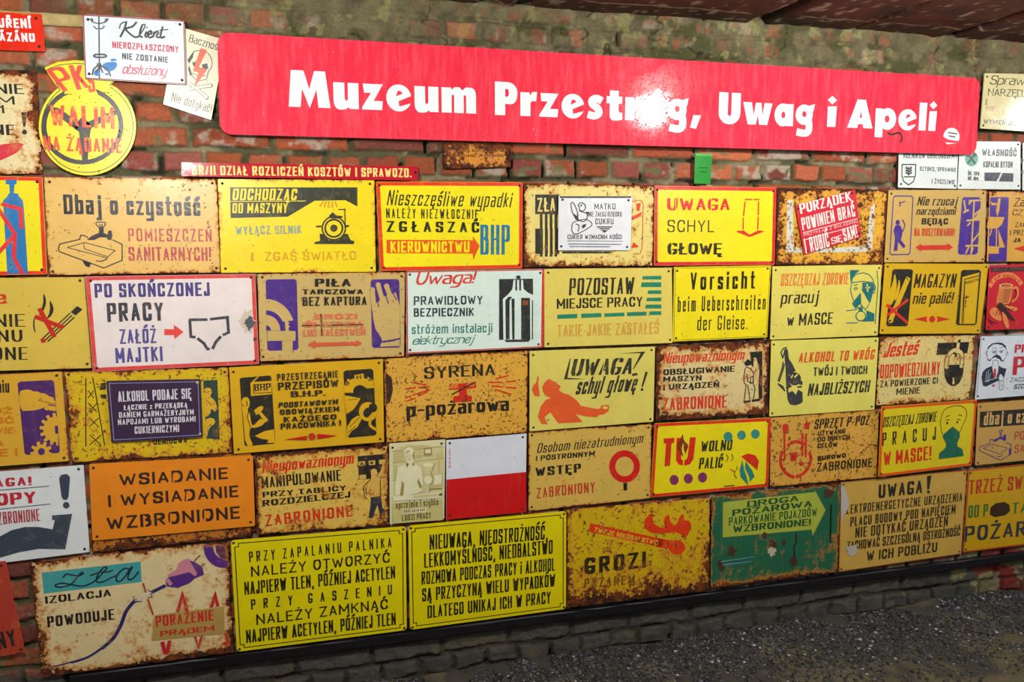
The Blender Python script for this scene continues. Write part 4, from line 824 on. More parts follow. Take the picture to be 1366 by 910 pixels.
s.p(OR, [1040, 385, 1218, 385, 1215, 460, 1185, 600, 1150, 665, 1010, 665, 1000, 600, 1030, 470]).e('e0a070', (1130, 402, 88, 32)).e(DK, (1130, 405, 66, 20)).e('c06a38', (1134, 408, 58, 15)).l('8a4a28', 7, *[[1100 - k * 2, 450 + 17 * k, 1205 - k * 5, 450 + 17 * k] for k in range(11)]).l('b8683a', 5, *[[1040 - k * 4, 460 + 17 * k, 1090, 462 + 17 * k] for k in range(10)])
s.l(OR, 26, [1212, 440, 1258, 425, 1280, 460, 1275, 530, 1250, 570, 1205, 610], sm=1).l(DK, 8, [1235, 455, 1262, 470, 1258, 540, 1220, 580], sm=1)
s.p(OR, [905, 725, 950, 685, 1000, 685, 1030, 720, 1075, 830, 1060, 862, 1000, 850, 925, 800], [1110, 668, 1180, 665, 1290, 692, 1245, 742, 1150, 705], [1070, 715, 1110, 740, 1155, 860, 1172, 960, 1130, 960, 1085, 860], sm=1).p(DK, [1008, 655, 1020, 630, 1055, 618, 1090, 640, 1115, 690, 1180, 760, 1240, 850, 1215, 868, 1130, 790, 1060, 720, 1030, 700], sm=1).l(DK, 8, [1040, 690, 1000, 760, 1010, 780], [1060, 710, 1030, 790], [1100, 650, 1180, 640], [1110, 680, 1200, 720, 1230, 700], [890, 820, 940, 870, 1010, 890], [900, 850, 960, 920]).l('b8683a', 6, [930, 730, 960, 720], [940, 760, 990, 745], [970, 790, 1020, 770], [1240, 820, 1270, 870, 1240, 900, 1290, 910])

# ---- third row
s = Sign('warning_sign', 'tan sign with a hand above purple cogwheels at the left edge', [(-120, 506), (83, 495), (92.3, 615.6), (-112, 631)], 'd2a238', rust=-.80, edge=.5, edgew=.010).v(0, 380)
P2 = '4a2262'; TN = 'd2a238'
s.p(P2, [104, 504, 270, 496, 282, 506, 312, 866, 302, 876, 140, 886, 128, 878, 91, 514]).p(TN, [98, 556, 130, 545, 158, 547, 175, 556, 196, 554, 212, 564, 235, 566, 255, 580, 278, 586, 284, 604, 250, 622, 230, 640, 190, 652, 150, 656, 106, 656], sm=1).p(TN, [205, 600, 216, 586, 288, 604, 291, 628, 240, 618], [240, 625, 292, 634, 294, 660, 286, 654, 280, 660, 272, 652, 264, 658, 256, 650, 246, 654, 230, 648]).l('38242a', 3, [216, 588, 203, 602, 290, 622])
def clip(P, x1, y1):
    return [min(v, x1 if i % 2 == 0 else y1) for i, v in enumerate(P)]
s.p(TN, clip(gear(292, 752, 66, 14, 20, .1), 303, 880)).p(TN, clip(gear(216, 872, 40, 9, 18, .2), 400, 884)).e(P2, (302, 752, 2), (216, 868, 18)).p(P2, [285, 735, 302, 732, 304, 775, 288, 775]).l(P2, 4, [240, 815, 262, 822, 258, 835])
s.t('niu', -12, 562, 56, 560, 66, K, .16, .1, gap=.14).t('OŻ', -42, 672, 68, 668, 30, 'c87820', .3, .16).t('ŚĆ', -30, 722, 73, 720, 32, 'c87820', .3, .16).t('WIE', -40, 776, 74, 772, 32, 'c87820', .26, .16, sl=.15).t('A', -16, 842, 20, 840, 32, 'c87820', .3).t('IE !', -20, 893, 92, 890, 38, 'c87820', .26, .16)

s = Sign('warning_sign', 'rust-speckled yellow sign with a drawn drilling tower behind the dark plaque', [(84.5, 495), (305, 490), (311, 605), (95, 617.6)], 'd2b226', rust=-.30, speck=0.6, edge=.6, edgew=.014).v(0, 380)
GK = '24261c'
s.l(GK, 6, [447, 485, 447, 842], [484, 488, 545, 835]).l(GK, 5, *[q for y, a, b in ((570, 458, 488), (640, 462, 505), (716, 465, 515), (808, 466, 528)) for q in ([a, y - 14 - (b - a) * .2, b, y + 14 + (b - a) * .2], [a, y + 14 + (b - a) * .2, b, y - 14 - (b - a) * .2])])
s.p('26403a', [1058, 498, 1132, 495, 1144, 805, 1075, 800]).p('26322e', [525, 512, 552, 510, 552, 545, 518, 548], [520, 572, 552, 570, 556, 594, 530, 592]).p('d2a838', [1060, 548, 1076, 534, 1098, 538, 1104, 560, 1092, 582, 1118, 600, 1132, 640, 1120, 665, 1100, 640, 1092, 680, 1064, 690], [1064, 700, 1110, 690, 1125, 720, 1090, 740, 1075, 800, 1064, 800], sm=1).l(GK, 3, [1068, 560, 1095, 556], [1075, 600, 1105, 630])
s.t('OENIUCWA', 800, 834, 980, 822, 26, GK, .24, fade=1.0)

s = Sign('notice_plaque', 'dark purple plaque about alcohol with a thin pale inner frame', [(141, 508), (268, 505.5), (271, 583.7), (148, 591)], '36203c', d=.024, rust=-1.6, edge=.1, thick=.004, border=('8a8cb0', .002, .007), tilt=(0, 0), nails=False).v(0, 380)
W = 'd0ccd2'
s.t('ALKOHOL PODAJE SIĘ', 616, 610, 1002, 592, 54, W, .15, .10, gap=.13, r=.2).t('ŁĄCZNIE z PRZEKĄSKĄ', 645, 653, 980, 638, 27, W, .2, .13, gap=.16).t('DANIEM GARMAŻERYJNYM', 620, 693, 1009, 676, 29, W, .18, .12, gap=.15).t('NAPOJAMI LUB WYROBAMI', 615, 730, 1019, 712, 29, W, .18, .12, gap=.15).t('CUKIERNICZYMI', 702, 776, 937, 765, 38, W, .15, .11, gap=.12)
s.e('b0a890', (1028, 508, 8), (1042, 775, 6), name='rivet')

s = Sign('warning_sign', 'mustard sign with two black BHP panels, a hammer man and a gear', [(305, 490), (511.4, 478.6), (513, 590), (311.5, 606)], 'd2a416', d=.019, rust=-1.15, edge=.15, speck=.1, cr=.001).v(300, 380)
BK = '26221a'; MU = 'd2a416'
s.p(BK, [86, 484, 232, 472, 242, 480, 263, 818, 254, 828, 112, 841, 102, 832, 76, 492]).p(MU, [133, 512, 172, 476, 176, 480, 150, 506, 243, 500, 244, 570, 136, 579]).l(BK, 4, [148, 522, 240, 516], [148, 520, 150, 566, 242, 560]).t('BHP', 154, 554, 240, 548, 36, BK, .2, .13, gap=.14)
s.p(MU, [86, 592, 114, 582, 128, 598, 130, 630, 116, 648, 132, 676, 136, 715, 146, 738, 186, 694, 196, 702, 212, 705, 202, 728, 160, 746, 134, 742, 126, 770, 130, 800, 150, 838, 108, 841, 96, 700, 90, 650], sm=1).p(MU, [152, 654, 168, 640, 186, 630, 200, 634, 198, 650, 188, 660, 226, 704, 210, 718, 178, 672, 162, 676]).l(BK, 4, [124, 655, 116, 690, 134, 745], [90, 625, 98, 632], [112, 604, 118, 622, 110, 632])
s.p(MU, [155, 787, 205, 762, 256, 752, 262, 822, 222, 824, 226, 806, 190, 802])
s.p(BK, [628, 446, 760, 437, 772, 446, 789, 774, 780, 784, 648, 796, 637, 788, 617, 456])
s.p(MU, [622, 562] + [w for i in range(13) for w in (700 + 84 * math.cos(math.radians(192 - 17 * i)), 552 - 70 * math.sin(math.radians(192 - 17 * i)))] + [778, 540, 738, 545, 736, 536, 700, 520, 672, 540, 668, 562]).p(MU, [624, 516, 640, 488, 664, 506, 650, 530], [672, 470, 722, 462, 724, 490, 680, 496], [742, 478, 776, 496, 772, 520, 740, 510]).e(BK, (702, 552, 34, 30)).p(BK, [738, 540, 776, 536, 776, 560, 738, 562])
for ch, x, y, dx, dy in (('B', 634, 526, 16, -12), ('H', 686, 492, 24, -3), ('P', 746, 500, 18, 8)): s.t(ch, x, y, x + dx, y + dy, 20, BK, .26, .16)
s.p(MU, [622, 575, 706, 590, 690, 620, 668, 650, 632, 672]).l(BK, 3, [640, 600, 690, 592]).e(MU, (745, 660, 48, 50, .42)).e(BK, (770, 640, 22, 24)).l(MU, 14, [760, 690, 756, 730, 790, 756], sm=1).p(MU, [637, 794, 636, 740, 660, 700, 690, 680, 716, 690, 690, 740, 660, 760], sm=0).l(BK, 3, [650, 740, 690, 700], [640, 770, 680, 735], [670, 720, 700, 690]).e(BK, (738, 668, 18, 22))
s.t('PRZESTRZEGANIE', 272, 500, 590, 482, 36, BK, .17, .12, gap=.2).t('PRZEPISÓW', 277, 549, 592, 530, 40, BK, .24, .14, gap=.18).t('B.H.P.', 343, 584, 525, 576, 30, BK, .44, .14, gap=.12).t('PODSTAWOWYM', 278, 641, 594, 621, 28, BK, .28, .15, sl=.15, gap=.2).t('OBOWIĄZKIEM', 287, 677, 601, 658, 28, BK, .32, .15, gap=.22).t('KAŻDEGO', 306, 715, 581, 700, 28, BK, .38, .15, gap=.3).t('PRACOWNIKA !', 290, 752, 604, 732, 30, BK, .28, .15, gap=.16)
s.p('b41a16', [310, 804, 426, 785, 426, 807], [480, 775, 586, 784, 482, 802]).e('b41a16', (453, 789, 18))

s = Sign('warning_sign', 'rust-spotted tan sign with a red siren and dashed red rays', [(512, 478.6), (705, 467), (703.7, 577.3), (514.7, 591.4)], 'd8a444', rust=-.50, speck=0.72, edge=.65, edgew=.010).v(550, 380)
RS = 'cc2c1c'
s.t('SYRENA', 62, 490, 432, 470, 60, K, .24, .10, gap=.16).t('p-pożarowa', -30, 690, 512, 655, 74, K, .30, .12, gap=.12)
s.p(RS, [190, 520, 331, 506, 332, 536, 283, 543, 285, 574, 308, 578, 310, 608, 213, 612, 213, 582, 244, 576, 242, 546, 195, 545]).l('d8a444', 4, *[[a, 524 - (a - 190) * .1, a + 12, 523 - (a - 190) * .1, a + 12, 537 - (a - 190) * .1, a, 538 - (a - 190) * .1, a, 524 - (a - 190) * .1] for a in (200, 222, 288, 308)]).l('4a2a14', 8, [205, 572, 328, 506])
s.l(RS, 7, [432, 490, 502, 472], [392, 508, 470, 508], [486, 506, 540, 500], [412, 526, 470, 532], [486, 534, 542, 537], [430, 545, 515, 570], [72, 522, 0, 508], [90, 530, 30, 534], [18, 536, -35, 542], [92, 545, 0, 575], [-8, 578, -40, 590], [80, 556, 30, 580], [18, 590, -30, 606])
s.p('3a2018', [-147, 460, -128, 463, -118, 474, -110, 480, -104, 500, -106, 520, -101, 540, -104, 562, -110, 585, -116, 610, -130, 620, -144, 635], name='rust_spot')

s = Sign('warning_sign', 'khaki sign with an orange silhouette of a man bumping his head', [(705.8, 468), (874.6, 462), (872.3, 563), (705.8, 576)], 'd6c966', rust=-1.05, edge=.35, edgew=.005, speck=.12).v(550, 380)
DK = '302e22'
s.t('UWAGA', 822, 476, 1150, 466, 88, DK, .24, .08, sl=.22, gap=.06).p(DK, [1192, 350, 1213, 347, 1152, 440, 1148, 440], [1146, 462, 1170, 458, 1174, 470, 1144, 476], [820, 384, 825, 384, 806, 492, 789, 494], [808, 484, 905, 491, 808, 493], [1080, 357, 1206, 348, 1204, 356])
s.l('d6c966', 4, [868, 392, 848, 478], [936, 388, 914, 476], [1078, 382, 1048, 470], [1005, 386, 985, 472])
s.t('schyl głowę', 848, 572, 1178, 552, 88, DK, .14, .09, sl=.3, gap=.10, r=.4).p(DK, [1214, 452, 1226, 455, 1200, 532, 1192, 532]).e(DK, (1196, 545, 7))
s.v(700, 440, 200).p('dc5a2c', [180, 480, 215, 448, 240, 456, 262, 470, 288, 478, 292, 492, 326, 512, 310, 550, 350, 578, 400, 590, 470, 640, 510, 692, 560, 702, 660, 722, 682, 718, 700, 690, 740, 683, 768, 690, 764, 738, 720, 772, 672, 774, 660, 796, 560, 790, 460, 764, 526, 840, 306, 852, 232, 750, 180, 798, 210, 862, 150, 855, 120, 790, 145, 700, 190, 640, 238, 620, 190, 600, 165, 560, 160, 520], [118, 412, 128, 440, 122, 480, 136, 606, 90, 602, 66, 550, 75, 510, 105, 480]).e('d6c966', (732, 710, 24, 14)).e('9aa060', (215, 820, 12))

s = Sign('warning_sign', 'orange-rusted sign with a man opening a tall black machine', [(875, 461.5), (1026.7, 453), (1025.5, 552), (874.3, 562.4)], 'd8c48a', rust=-.22, edge=.7, edgew=.022, speck=.4).v(800, 380)
s.t('Nieupoważnionym', 328, 411, 755, 390, 56, 'd23820', .17, .1, sl=.2, gap=.08).t('OBSŁUGIWANIE', 330, 472, 703, 452, 31, K, .34, .15, gap=.14).t('MASZYN', 330, 506, 530, 498, 28, K, .36, .15, gap=.16).t('I URZĄDZEŃ', 330, 550, 622, 532, 30, K, .34, .15, gap=.18).t('ZABRONIONE', 328, 656, 668, 638, 66, 'd23820', .17, .1, gap=.16)
s.p('26221c', [782, 350, 846, 345, 846, 590, 828, 606, 826, 520, 832, 440, 815, 380, 802, 378, 800, 430, 790, 420]).p('26221c', [750, 408, 770, 386, 790, 398, 794, 414, 762, 424]).l('26221c', 4, [758, 432, 750, 480, 752, 512, 762, 520, 750, 612], [762, 428, 786, 436, 800, 460], [815, 440, 798, 470], [800, 470, 798, 512, 808, 540, 800, 602], [770, 520, 782, 600], [765, 460, 770, 500, 790, 515], [784, 480, 800, 478, 800, 508, 786, 510, 784, 480]).p('26221c', [750, 604, 784, 600, 784, 610, 750, 616], [790, 598, 830, 592, 832, 604, 792, 610])

s = Sign('poster_sign', 'pale yellow sign with a dark bottle that hides a skull', [(1028.3, 454.3), (1172.8, 449.7), (1167, 547), (1025.7, 556.3)], 'd8d068', rust=-1.25, edge=.2, d=.019, speck=.1).v(1016, 380)
BT = '36363a'; LB = 'd8d068'
s.p(BT, [116, 340, 126, 332, 136, 338, 142, 384, 164, 420, 176, 446, 196, 470, 212, 500, 214, 610, 196, 622, 175, 628, 148, 624, 135, 600, 128, 540, 124, 430]).p(LB, [142, 470, 168, 454, 180, 448, 212, 470, 222, 540, 214, 560, 190, 545, 178, 572, 160, 552, 140, 562, 138, 540, 158, 530, 144, 510]).e(BT, (172, 490, 33, 34)).p(BT, [186, 502, 212, 500, 213, 522, 196, 520], [184, 528, 212, 526, 206, 536, 188, 538]).p(LB, [150, 482, 160, 466, 164, 470, 156, 488], [168, 478, 186, 462, 190, 468, 172, 486])
s.l(BT, 6, [132, 326, 112, 332, 100, 352, 110, 382, 118, 350], [112, 400, 105, 440, 86, 496, 92, 502, 112, 440, 118, 410], [84, 514, 120, 552, 110, 530, 84, 514])
s.t('ALKOHOL TO WRÓG', 190, 406, 586, 388, 52, 'd84e28', .17, .12, sl=.15, gap=.16).t('TWÓJ I TWOICH', 268, 475, 548, 464, 44, '2a2a24', .17, .12, gap=.12).t('NAJBLIŻSZYCH', 238, 578, 566, 557, 62, '2a2a24', .2, .12, sl=.15, gap=.1)

s = Sign('warning_sign', 'rusty cream sign with a large black padlock', [(1172.8, 448.7), (1302.4, 447), (1294, 535), (1167.7, 541.4)], 'd8c682', rust=-.33, edge=.6, edgew=.014, speck=.45).v(1016, 380)
s.t('Jesteś', 632, 380, 818, 362, 74, 'd23420', .17, .1, sl=.3, gap=.07).t('ODPOWIEDZIALNY', 616, 488, 932, 468, 70, 'd23420', .15, .1, gap=.1).t('ZA POWIERZONE CI', 617, 535, 916, 514, 34, K, .2, .13, gap=.16).t('MIENIE', 700, 574, 824, 566, 34, K, .2, .13, gap=.16)
BK = '1e1c16'; TN = 'd8c682'; s.v(1226, 430, 140)
s.p(BK, [245, 270, 652, 255, 626, 402, 225, 426]).l(BK, 56, [352, 560, 370, 450, 420, 385, 480, 360, 530, 385, 556, 430, 558, 560], sm=1).l(TN, 40, [352, 566, 370, 450, 420, 385, 480, 360, 530, 385, 556, 430, 558, 566], sm=1).p(TN, [490, 265, 530, 262, 514, 402, 474, 404]).p(BK, [510, 226, 542, 222, 534, 266, 504, 268], [465, 408, 495, 404, 490, 445, 462, 450])
s.p(BK, [324, 560, 575, 546, 574, 640, 560, 710, 520, 790, 470, 824, 420, 828, 368, 790, 332, 710]).e(TN, (356, 578, 27, 29), (545, 570, 22, 25)).p(TN, [430, 722, 455, 720, 452, 745, 460, 805, 428, 806, 436, 748])

s = Sign('poster_sign', 'white sign with a drawing of a moustached man in a suit', [(1308, 448), (1428, 443), (1420, 524), (1300, 533.7)], 'd2dae2', rust=-1.05, edge=.35, edgew=.008, d=.016).v(1226, 430, 140)
NV = '2a3042'
s.l('3a404a', 5, [815, 180, 1400, 165], [815, 180, 750, 980]).p(NV, [884, 372, 898, 318, 950, 276, 1020, 262, 1080, 268, 1128, 305, 1142, 382, 1120, 330, 1085, 300, 1020, 284, 960, 290, 915, 330]).l(NV, 5, [884, 372, 888, 470, 925, 505], [1142, 380, 1130, 460, 1095, 500], [885, 375, 866, 390, 874, 425, 888, 430], [1142, 385, 1158, 400, 1150, 430], [945, 345, 975, 330, 1005, 332], [1045, 340, 1080, 322, 1120, 322], [960, 500, 960, 570], [1030, 495, 1030, 555], [965, 495, 1025, 495], [1000, 340, 1010, 400, 990, 420, 1025, 425]).l(NV, 4, [945, 385, 965, 365, 1000, 385, 970, 400, 945, 385], [1040, 380, 1065, 362, 1095, 375, 1070, 398, 1040, 380])
s.e(NV, (975, 388, 9), (1068, 382, 9)).p(NV, [888, 480, 900, 502, 930, 498, 950, 470, 990, 452, 1020, 470, 1048, 480, 1068, 508, 1098, 508, 1108, 488, 1080, 495, 1062, 450, 1030, 425, 985, 430, 952, 455, 935, 480, 910, 490])
s.p(NV, [826, 650, 868, 602, 948, 566, 958, 640, 975, 722, 1000, 726, 1028, 640, 1035, 562, 1080, 592, 1136, 604, 1104, 720, 1080, 752, 1030, 760, 870, 836, 832, 826, 812, 720], sm=0).l('d2dae2', 5, [880, 640, 862, 780], [905, 620, 885, 780], [930, 660, 900, 770], [860, 770, 1020, 720]).p('c8283c', [975, 602, 996, 602, 1000, 700, 980, 726, 962, 700], [945, 815, 965, 808, 988, 815, 966, 846]).p('d2dae2', [1030, 720, 1050, 670, 1075, 680, 1098, 720, 1090, 760, 1045, 765]).l(NV, 4, [1030, 720, 1050, 670, 1075, 680, 1098, 720, 1090, 760, 1045, 765, 1030, 720], [1040, 768, 1040, 870, 1075, 880, 1098, 860, 1098, 768], [1070, 790, 1072, 840])
s.t('PRACUJ', 1240, 396, 1750, 380, 105, 'c02434', .30, .12, gap=.14).t('PIJ', 1212, 685, 1640, 670, 235, 'c02434', .34, .12, gap=.14).t('ZACZNIJ', 1180, 776, 1480, 764, 56, '4a4e58', .11, sl=.15).t('SZCZ', 1230, 866, 1400, 856, 60, '2a2e3a', .15, sl=.15)
# ---- fourth row
s = Sign('warning_sign', 'white sign with a big dark exclamation mark and red capitals at the left edge', [(-140, 640), (112, 620), (120.4, 736.8), (-130, 768)], 'd8dcdc', rust=-.92, edge=.5, edgew=.009).v(0, 560)
s.t('UWAGA!', -170, 362, 176, 340, 46, 'b82430', .36, .13, gap=.2).l('30343e', 5, [-60, 372, 255, 346], [-60, 472, 262, 439]).t('KOPY', -95, 455, 200, 432, 62, 'b82430', .42, .14, gap=.14).t('WZBRONIONE', -42, 550, 216, 526, 64, 'a83040', .11, .08, gap=.16)
DK = '38414e'
s.p(DK, [308, 305, 318, 288, 335, 283, 352, 284, 365, 300, 357, 400, 348, 418, 330, 416, 320, 400]).e(DK, (345, 445, 17)).p(DK, [-60, 640, 60, 575, 130, 558, 200, 558, 275, 570, 286, 522, 272, 522, 271, 498, 376, 490, 340, 674, 200, 672, 100, 690, -60, 735])

s = Sign('backing_sheet', 'bare brown rusted sheet showing below the orange boarding sign', [(118, 615), (338, 603), (336.5, 716.5), (121.5, 738.5)], 'a05a24', d=.010, rust=.2, speck=.5, nails=False, group=None, cat='sheet metal', tilt=(0, 0), shrink=1.2)
s = Sign('warning_sign', 'plain orange sign with three lines of black stencil capitals', [(118, 619), (338, 607.4), (341, 702), (122.5, 722)], 'e08418', d=.019, rust=-1.15, edge=.2, speck=.1, cr=.006, rough=.5).v(0, 560)
SB = '2c1a10'
s.t('WSIADANIE', 622, 346, 1188, 308, 62, SB, .20, .16, gap=.2, r=.6).t('I WYSIADANIE', 565, 456, 1243, 402, 62, SB, .20, .16, gap=.2, r=.6).t('WZBRONIONE', 557, 575, 1250, 514, 66, SB, .20, .16, gap=.2, r=.6)
s.l('e08418', 9, [886, 280, 880, 328], [905, 280, 904, 328], [960, 376, 956, 424], [975, 376, 972, 424], [890, 488, 890, 548], [1068, 472, 1068, 530], [750, 498, 752, 558])

s = Sign('warning_sign', 'yellowish rusted sign with a man reaching up to a switchboard', [(340, 606), (518, 593), (519.5, 701), (341.5, 713.7)], 'd8b65a', rust=-.24, edge=.68, edgew=.014, speck=0.45).v(280, 560)
s.t('Nieupoważnionym', 272, 278, 752, 228, 60, 'd02c1c', .17, .1, sl=.15, gap=.08).t('MANIPULOWANIE', 270, 358, 690, 316, 58, K, .16, .1, gap=.14).t('PRZY TABLICY', 275, 405, 710, 368, 28, K, .38, .14, gap=.2).t('ROZDZIELCZEJ', 275, 452, 732, 404, 32, K, .36, .14, gap=.16).t('ZABRONIONE', 290, 555, 742, 502, 58, 'd02c1c', .18, .12, gap=.22)
BK = '24201a'; TN = 'd0aa58'
s.p(BK, [769, 190, 930, 176, 936, 300, 776, 312]).p(TN, *[[a, b, a + 34, b - 3, a + 35, b + 20, a + 1, b + 23] for a, b in ((774, 218), (826, 214), (880, 209), (778, 288), (895, 282))]).e(BK, *[(a, b, 7) for a, b in ((791, 228), (843, 224))])
s.p(TN, [838, 300, 834, 262, 850, 252, 868, 256, 876, 278, 866, 296, 886, 270, 898, 235, 894, 210, 908, 214, 914, 232, 905, 275, 884, 310, 890, 398, 838, 404, 836, 340]).l(BK, 4, [838, 300, 834, 262, 850, 252, 868, 256, 876, 278, 866, 296], [886, 310, 890, 398], [838, 310, 800, 345, 805, 400, 818, 412], [812, 350, 815, 390]).p('2a303c', [838, 403, 890, 397, 898, 460, 916, 470, 914, 498, 888, 508, 872, 440, 846, 512, 826, 508, 836, 450])

s = Sign('poster_sign', 'narrow sepia poster of a shop clerk beside scales', [(518.8, 591.3), (594.6, 585.6), (593, 693), (519.6, 700.4)], 'd6d2a6', rust=-1.5, edge=.1, d=.017, speck=.05, cr=.001).v(500, 590, 140)
A_, B_, C_, D_ = 'c2b67c', 'e0dcb6', '9a8a4c', '685a2c'
s.p('cdc592', [235, 110, 330, 60, 900, 50, 890, 640, 240, 690]).p(A_, [245, 120, 370, 108, 372, 262, 248, 262], [330, 80, 420, 40, 640, 35, 760, 60, 380, 100], [800, 140, 890, 120, 890, 210, 800, 220], [510, 90, 612, 80, 612, 212, 512, 222], [240, 300, 290, 300, 285, 480, 240, 490], [820, 240, 850, 240, 850, 400, 820, 400]).p(C_, [636, 82, 742, 76, 744, 170, 638, 176]).p(B_, [654, 95, 726, 90, 728, 140, 656, 145]).l(C_, 7, [230, 272, 400, 250], [510, 250, 890, 212], [230, 118, 370, 106], [510, 95, 880, 55], [225, 500, 280, 495]).l('d8d0a0', 6, *[[520 + 20 * k, 105, 520 + 20 * k, 205] for k in range(5)]).l(C_, 5, *[[545 + 26 * k, 205 - 2 * k, 556 + 26 * k, 170 - 2 * k] for k in range(9)])
s.p(A_, [750, 410, 885, 400, 885, 570, 735, 590]).p(B_, [770, 425, 870, 415, 870, 540, 770, 552])
s.p('cdc592', [612, 300, 640, 285, 770, 270, 778, 285, 730, 415, 765, 470, 755, 520, 716, 560, 716, 655, 640, 662, 650, 540, 622, 480, 650, 420]).l(D_, 7, [778, 278, 728, 415, 764, 470, 752, 520, 712, 560, 716, 655]).e(B_, (688, 490, 46, 52)).e(B_, (695, 295, 65, 24))
s.p(B_, [262, 560, 300, 330, 400, 290, 540, 290, 605, 340, 628, 560, 600, 655, 400, 692, 262, 692]).p(B_, [372, 140, 400, 80, 450, 62, 500, 95, 515, 150, 505, 260, 470, 300, 405, 250]).p(C_, [500, 110, 516, 160, 508, 240, 488, 180], [396, 130, 430, 105, 460, 110, 425, 135, 400, 190]).e('d8d0a4', (440, 185, 46, 62)).p('7a6c38', [412, 270, 440, 282, 422, 330, 408, 305], [485, 275, 500, 262, 512, 312, 495, 300]).l(D_, 5, [412, 182, 428, 180], [452, 180, 468, 178], [436, 226, 458, 224])
s.p(C_, [352, 500, 382, 545, 368, 690, 328, 690], [562, 470, 612, 585, 590, 605, 556, 520], [720, 600, 870, 590, 870, 606, 722, 614]).l(D_, 5, [575, 462, 570, 500, 612, 580], [560, 668, 615, 640]).p(B_, [232, 705, 860, 640, 872, 722, 236, 765]).p('7a5a30', [830, 668, 872, 655, 878, 688, 838, 700]).p('cdc592', [490, 690, 820, 668, 830, 700, 500, 730])
s.p('c4bc7c', [235, 792, 870, 742, 884, 1010, 236, 1055]).v(280, 560).t('uprzejmie i szybko', 968, 462, 1192, 443, 36, '6a5c30', .18, .12, gap=.12).p('e0dcb6', [1002, 466, 1126, 457, 1126, 478, 1003, 487]).t('OBSŁUGIWANY', 1007, 483, 1122, 474, 14, '6a5c30', .2).t('LUDZI PRACY', 1000, 526, 1154, 511, 31, '6a5c30', .17, gap=.16)

s = Sign('flag_plate', 'white over red flag plate with a tiny vertical red print', [(594.8, 587), (703, 578), (701.7, 683), (594.8, 694)], 'd6dae2', rust=-1.6, edge=.05, d=.018, speck=.15, cr=.001, rough=.4).v(550, 560)
s.p('c60814', [178, 312, 592, 272, 594, 480, 177, 521], name='red_band', fade=0).t('TAPR. 00 22 00', 190, 152, 190, 252, 9, 'c02030', .2, gap=.2)

s = Sign('warning_sign', 'tan sign with a red ring signal on a short black post', [(705, 576), (870, 565.6), (868, 665), (704, 682.5)], 'd0ae56', rust=-.62, edge=.7, edgew=.009, speck=.35).v(550, 560)
s.t('Osobom niezatrudnionym', 648, 175, 1204, 120, 50, K, .12, .08, sl=.25, gap=.14).t('I POSTRONNYM', 642, 216, 950, 189, 27, K, .30, .14, sl=.1, gap=.16).t('WSTĘP', 640, 296, 888, 272, 46, K, .34, .12, gap=.24).t('ZABRONIONY', 648, 410, 950, 376, 54, 'bc3028', .13, .1, gap=.2)
s.e('cc1c1c', (1105, 243, 80, 84, .61)).p(K, [1098, 330, 1118, 328, 1118, 367, 1100, 369])

s = Sign('warning_sign', 'lemon yellow red-framed sign with teal and purple dots', [(873, 564.5), (1028.8, 557), (1025.5, 649.7), (867, 664.5)], 'e4d41c', d=.017, rust=-1.0, edge=.4, border=('d43020', .013)).v(800, 560)
RD = 'cc2c1c'
s.p(RD, [332, 98, 390, 94, 388, 120, 374, 122, 366, 240, 337, 243, 345, 122, 334, 126], [400, 96, 430, 93, 424, 206, 440, 214, 456, 200, 470, 92, 501, 91, 488, 205, 470, 232, 440, 240, 412, 234, 397, 212]).l('e4d41c', 6, [442, 80, 436, 245]).p('7c241c', [432, 68, 436, 108, 464, 132, 452, 162, 440, 198, 412, 168, 398, 132, 420, 108], sm=1).p('e4d41c', [440, 112, 434, 150, 446, 175, 438, 200, 424, 150], sm=1)
s.t('WOLNO', 524, 168, 694, 158, 56, '26241a', .2, .1, sl=.08, gap=.12).t('PALIĆ', 515, 257, 645, 249, 58, '26241a', .2, .1, sl=.08, gap=.12)
s.e('36867c', (668, 87, 23, 24), (738, 80, 22, 24), (810, 74, 22, 24)).e('7c2a5c', (387, 313, 23, 26), (461, 306, 23, 26), (535, 300, 23, 26))
s.p(RD, [735, 190, 770, 176, 808, 184, 828, 214, 820, 262, 780, 228]).p('2a7e78', [742, 210, 728, 262, 735, 300, 774, 342, 762, 290, 752, 262], [760, 215, 756, 250, 780, 300, 778, 325, 806, 296, 792, 262, 775, 240]).p(RD, [672, 250, 705, 270, 690, 268]).l('26241a', 3, [658, 180, 668, 195, 660, 218], [686, 178, 694, 195, 686, 214], [704, 262, 700, 285, 712, 305], [715, 240, 712, 262])
s.l('4a4420', 5, [648, 346, 700, 341])

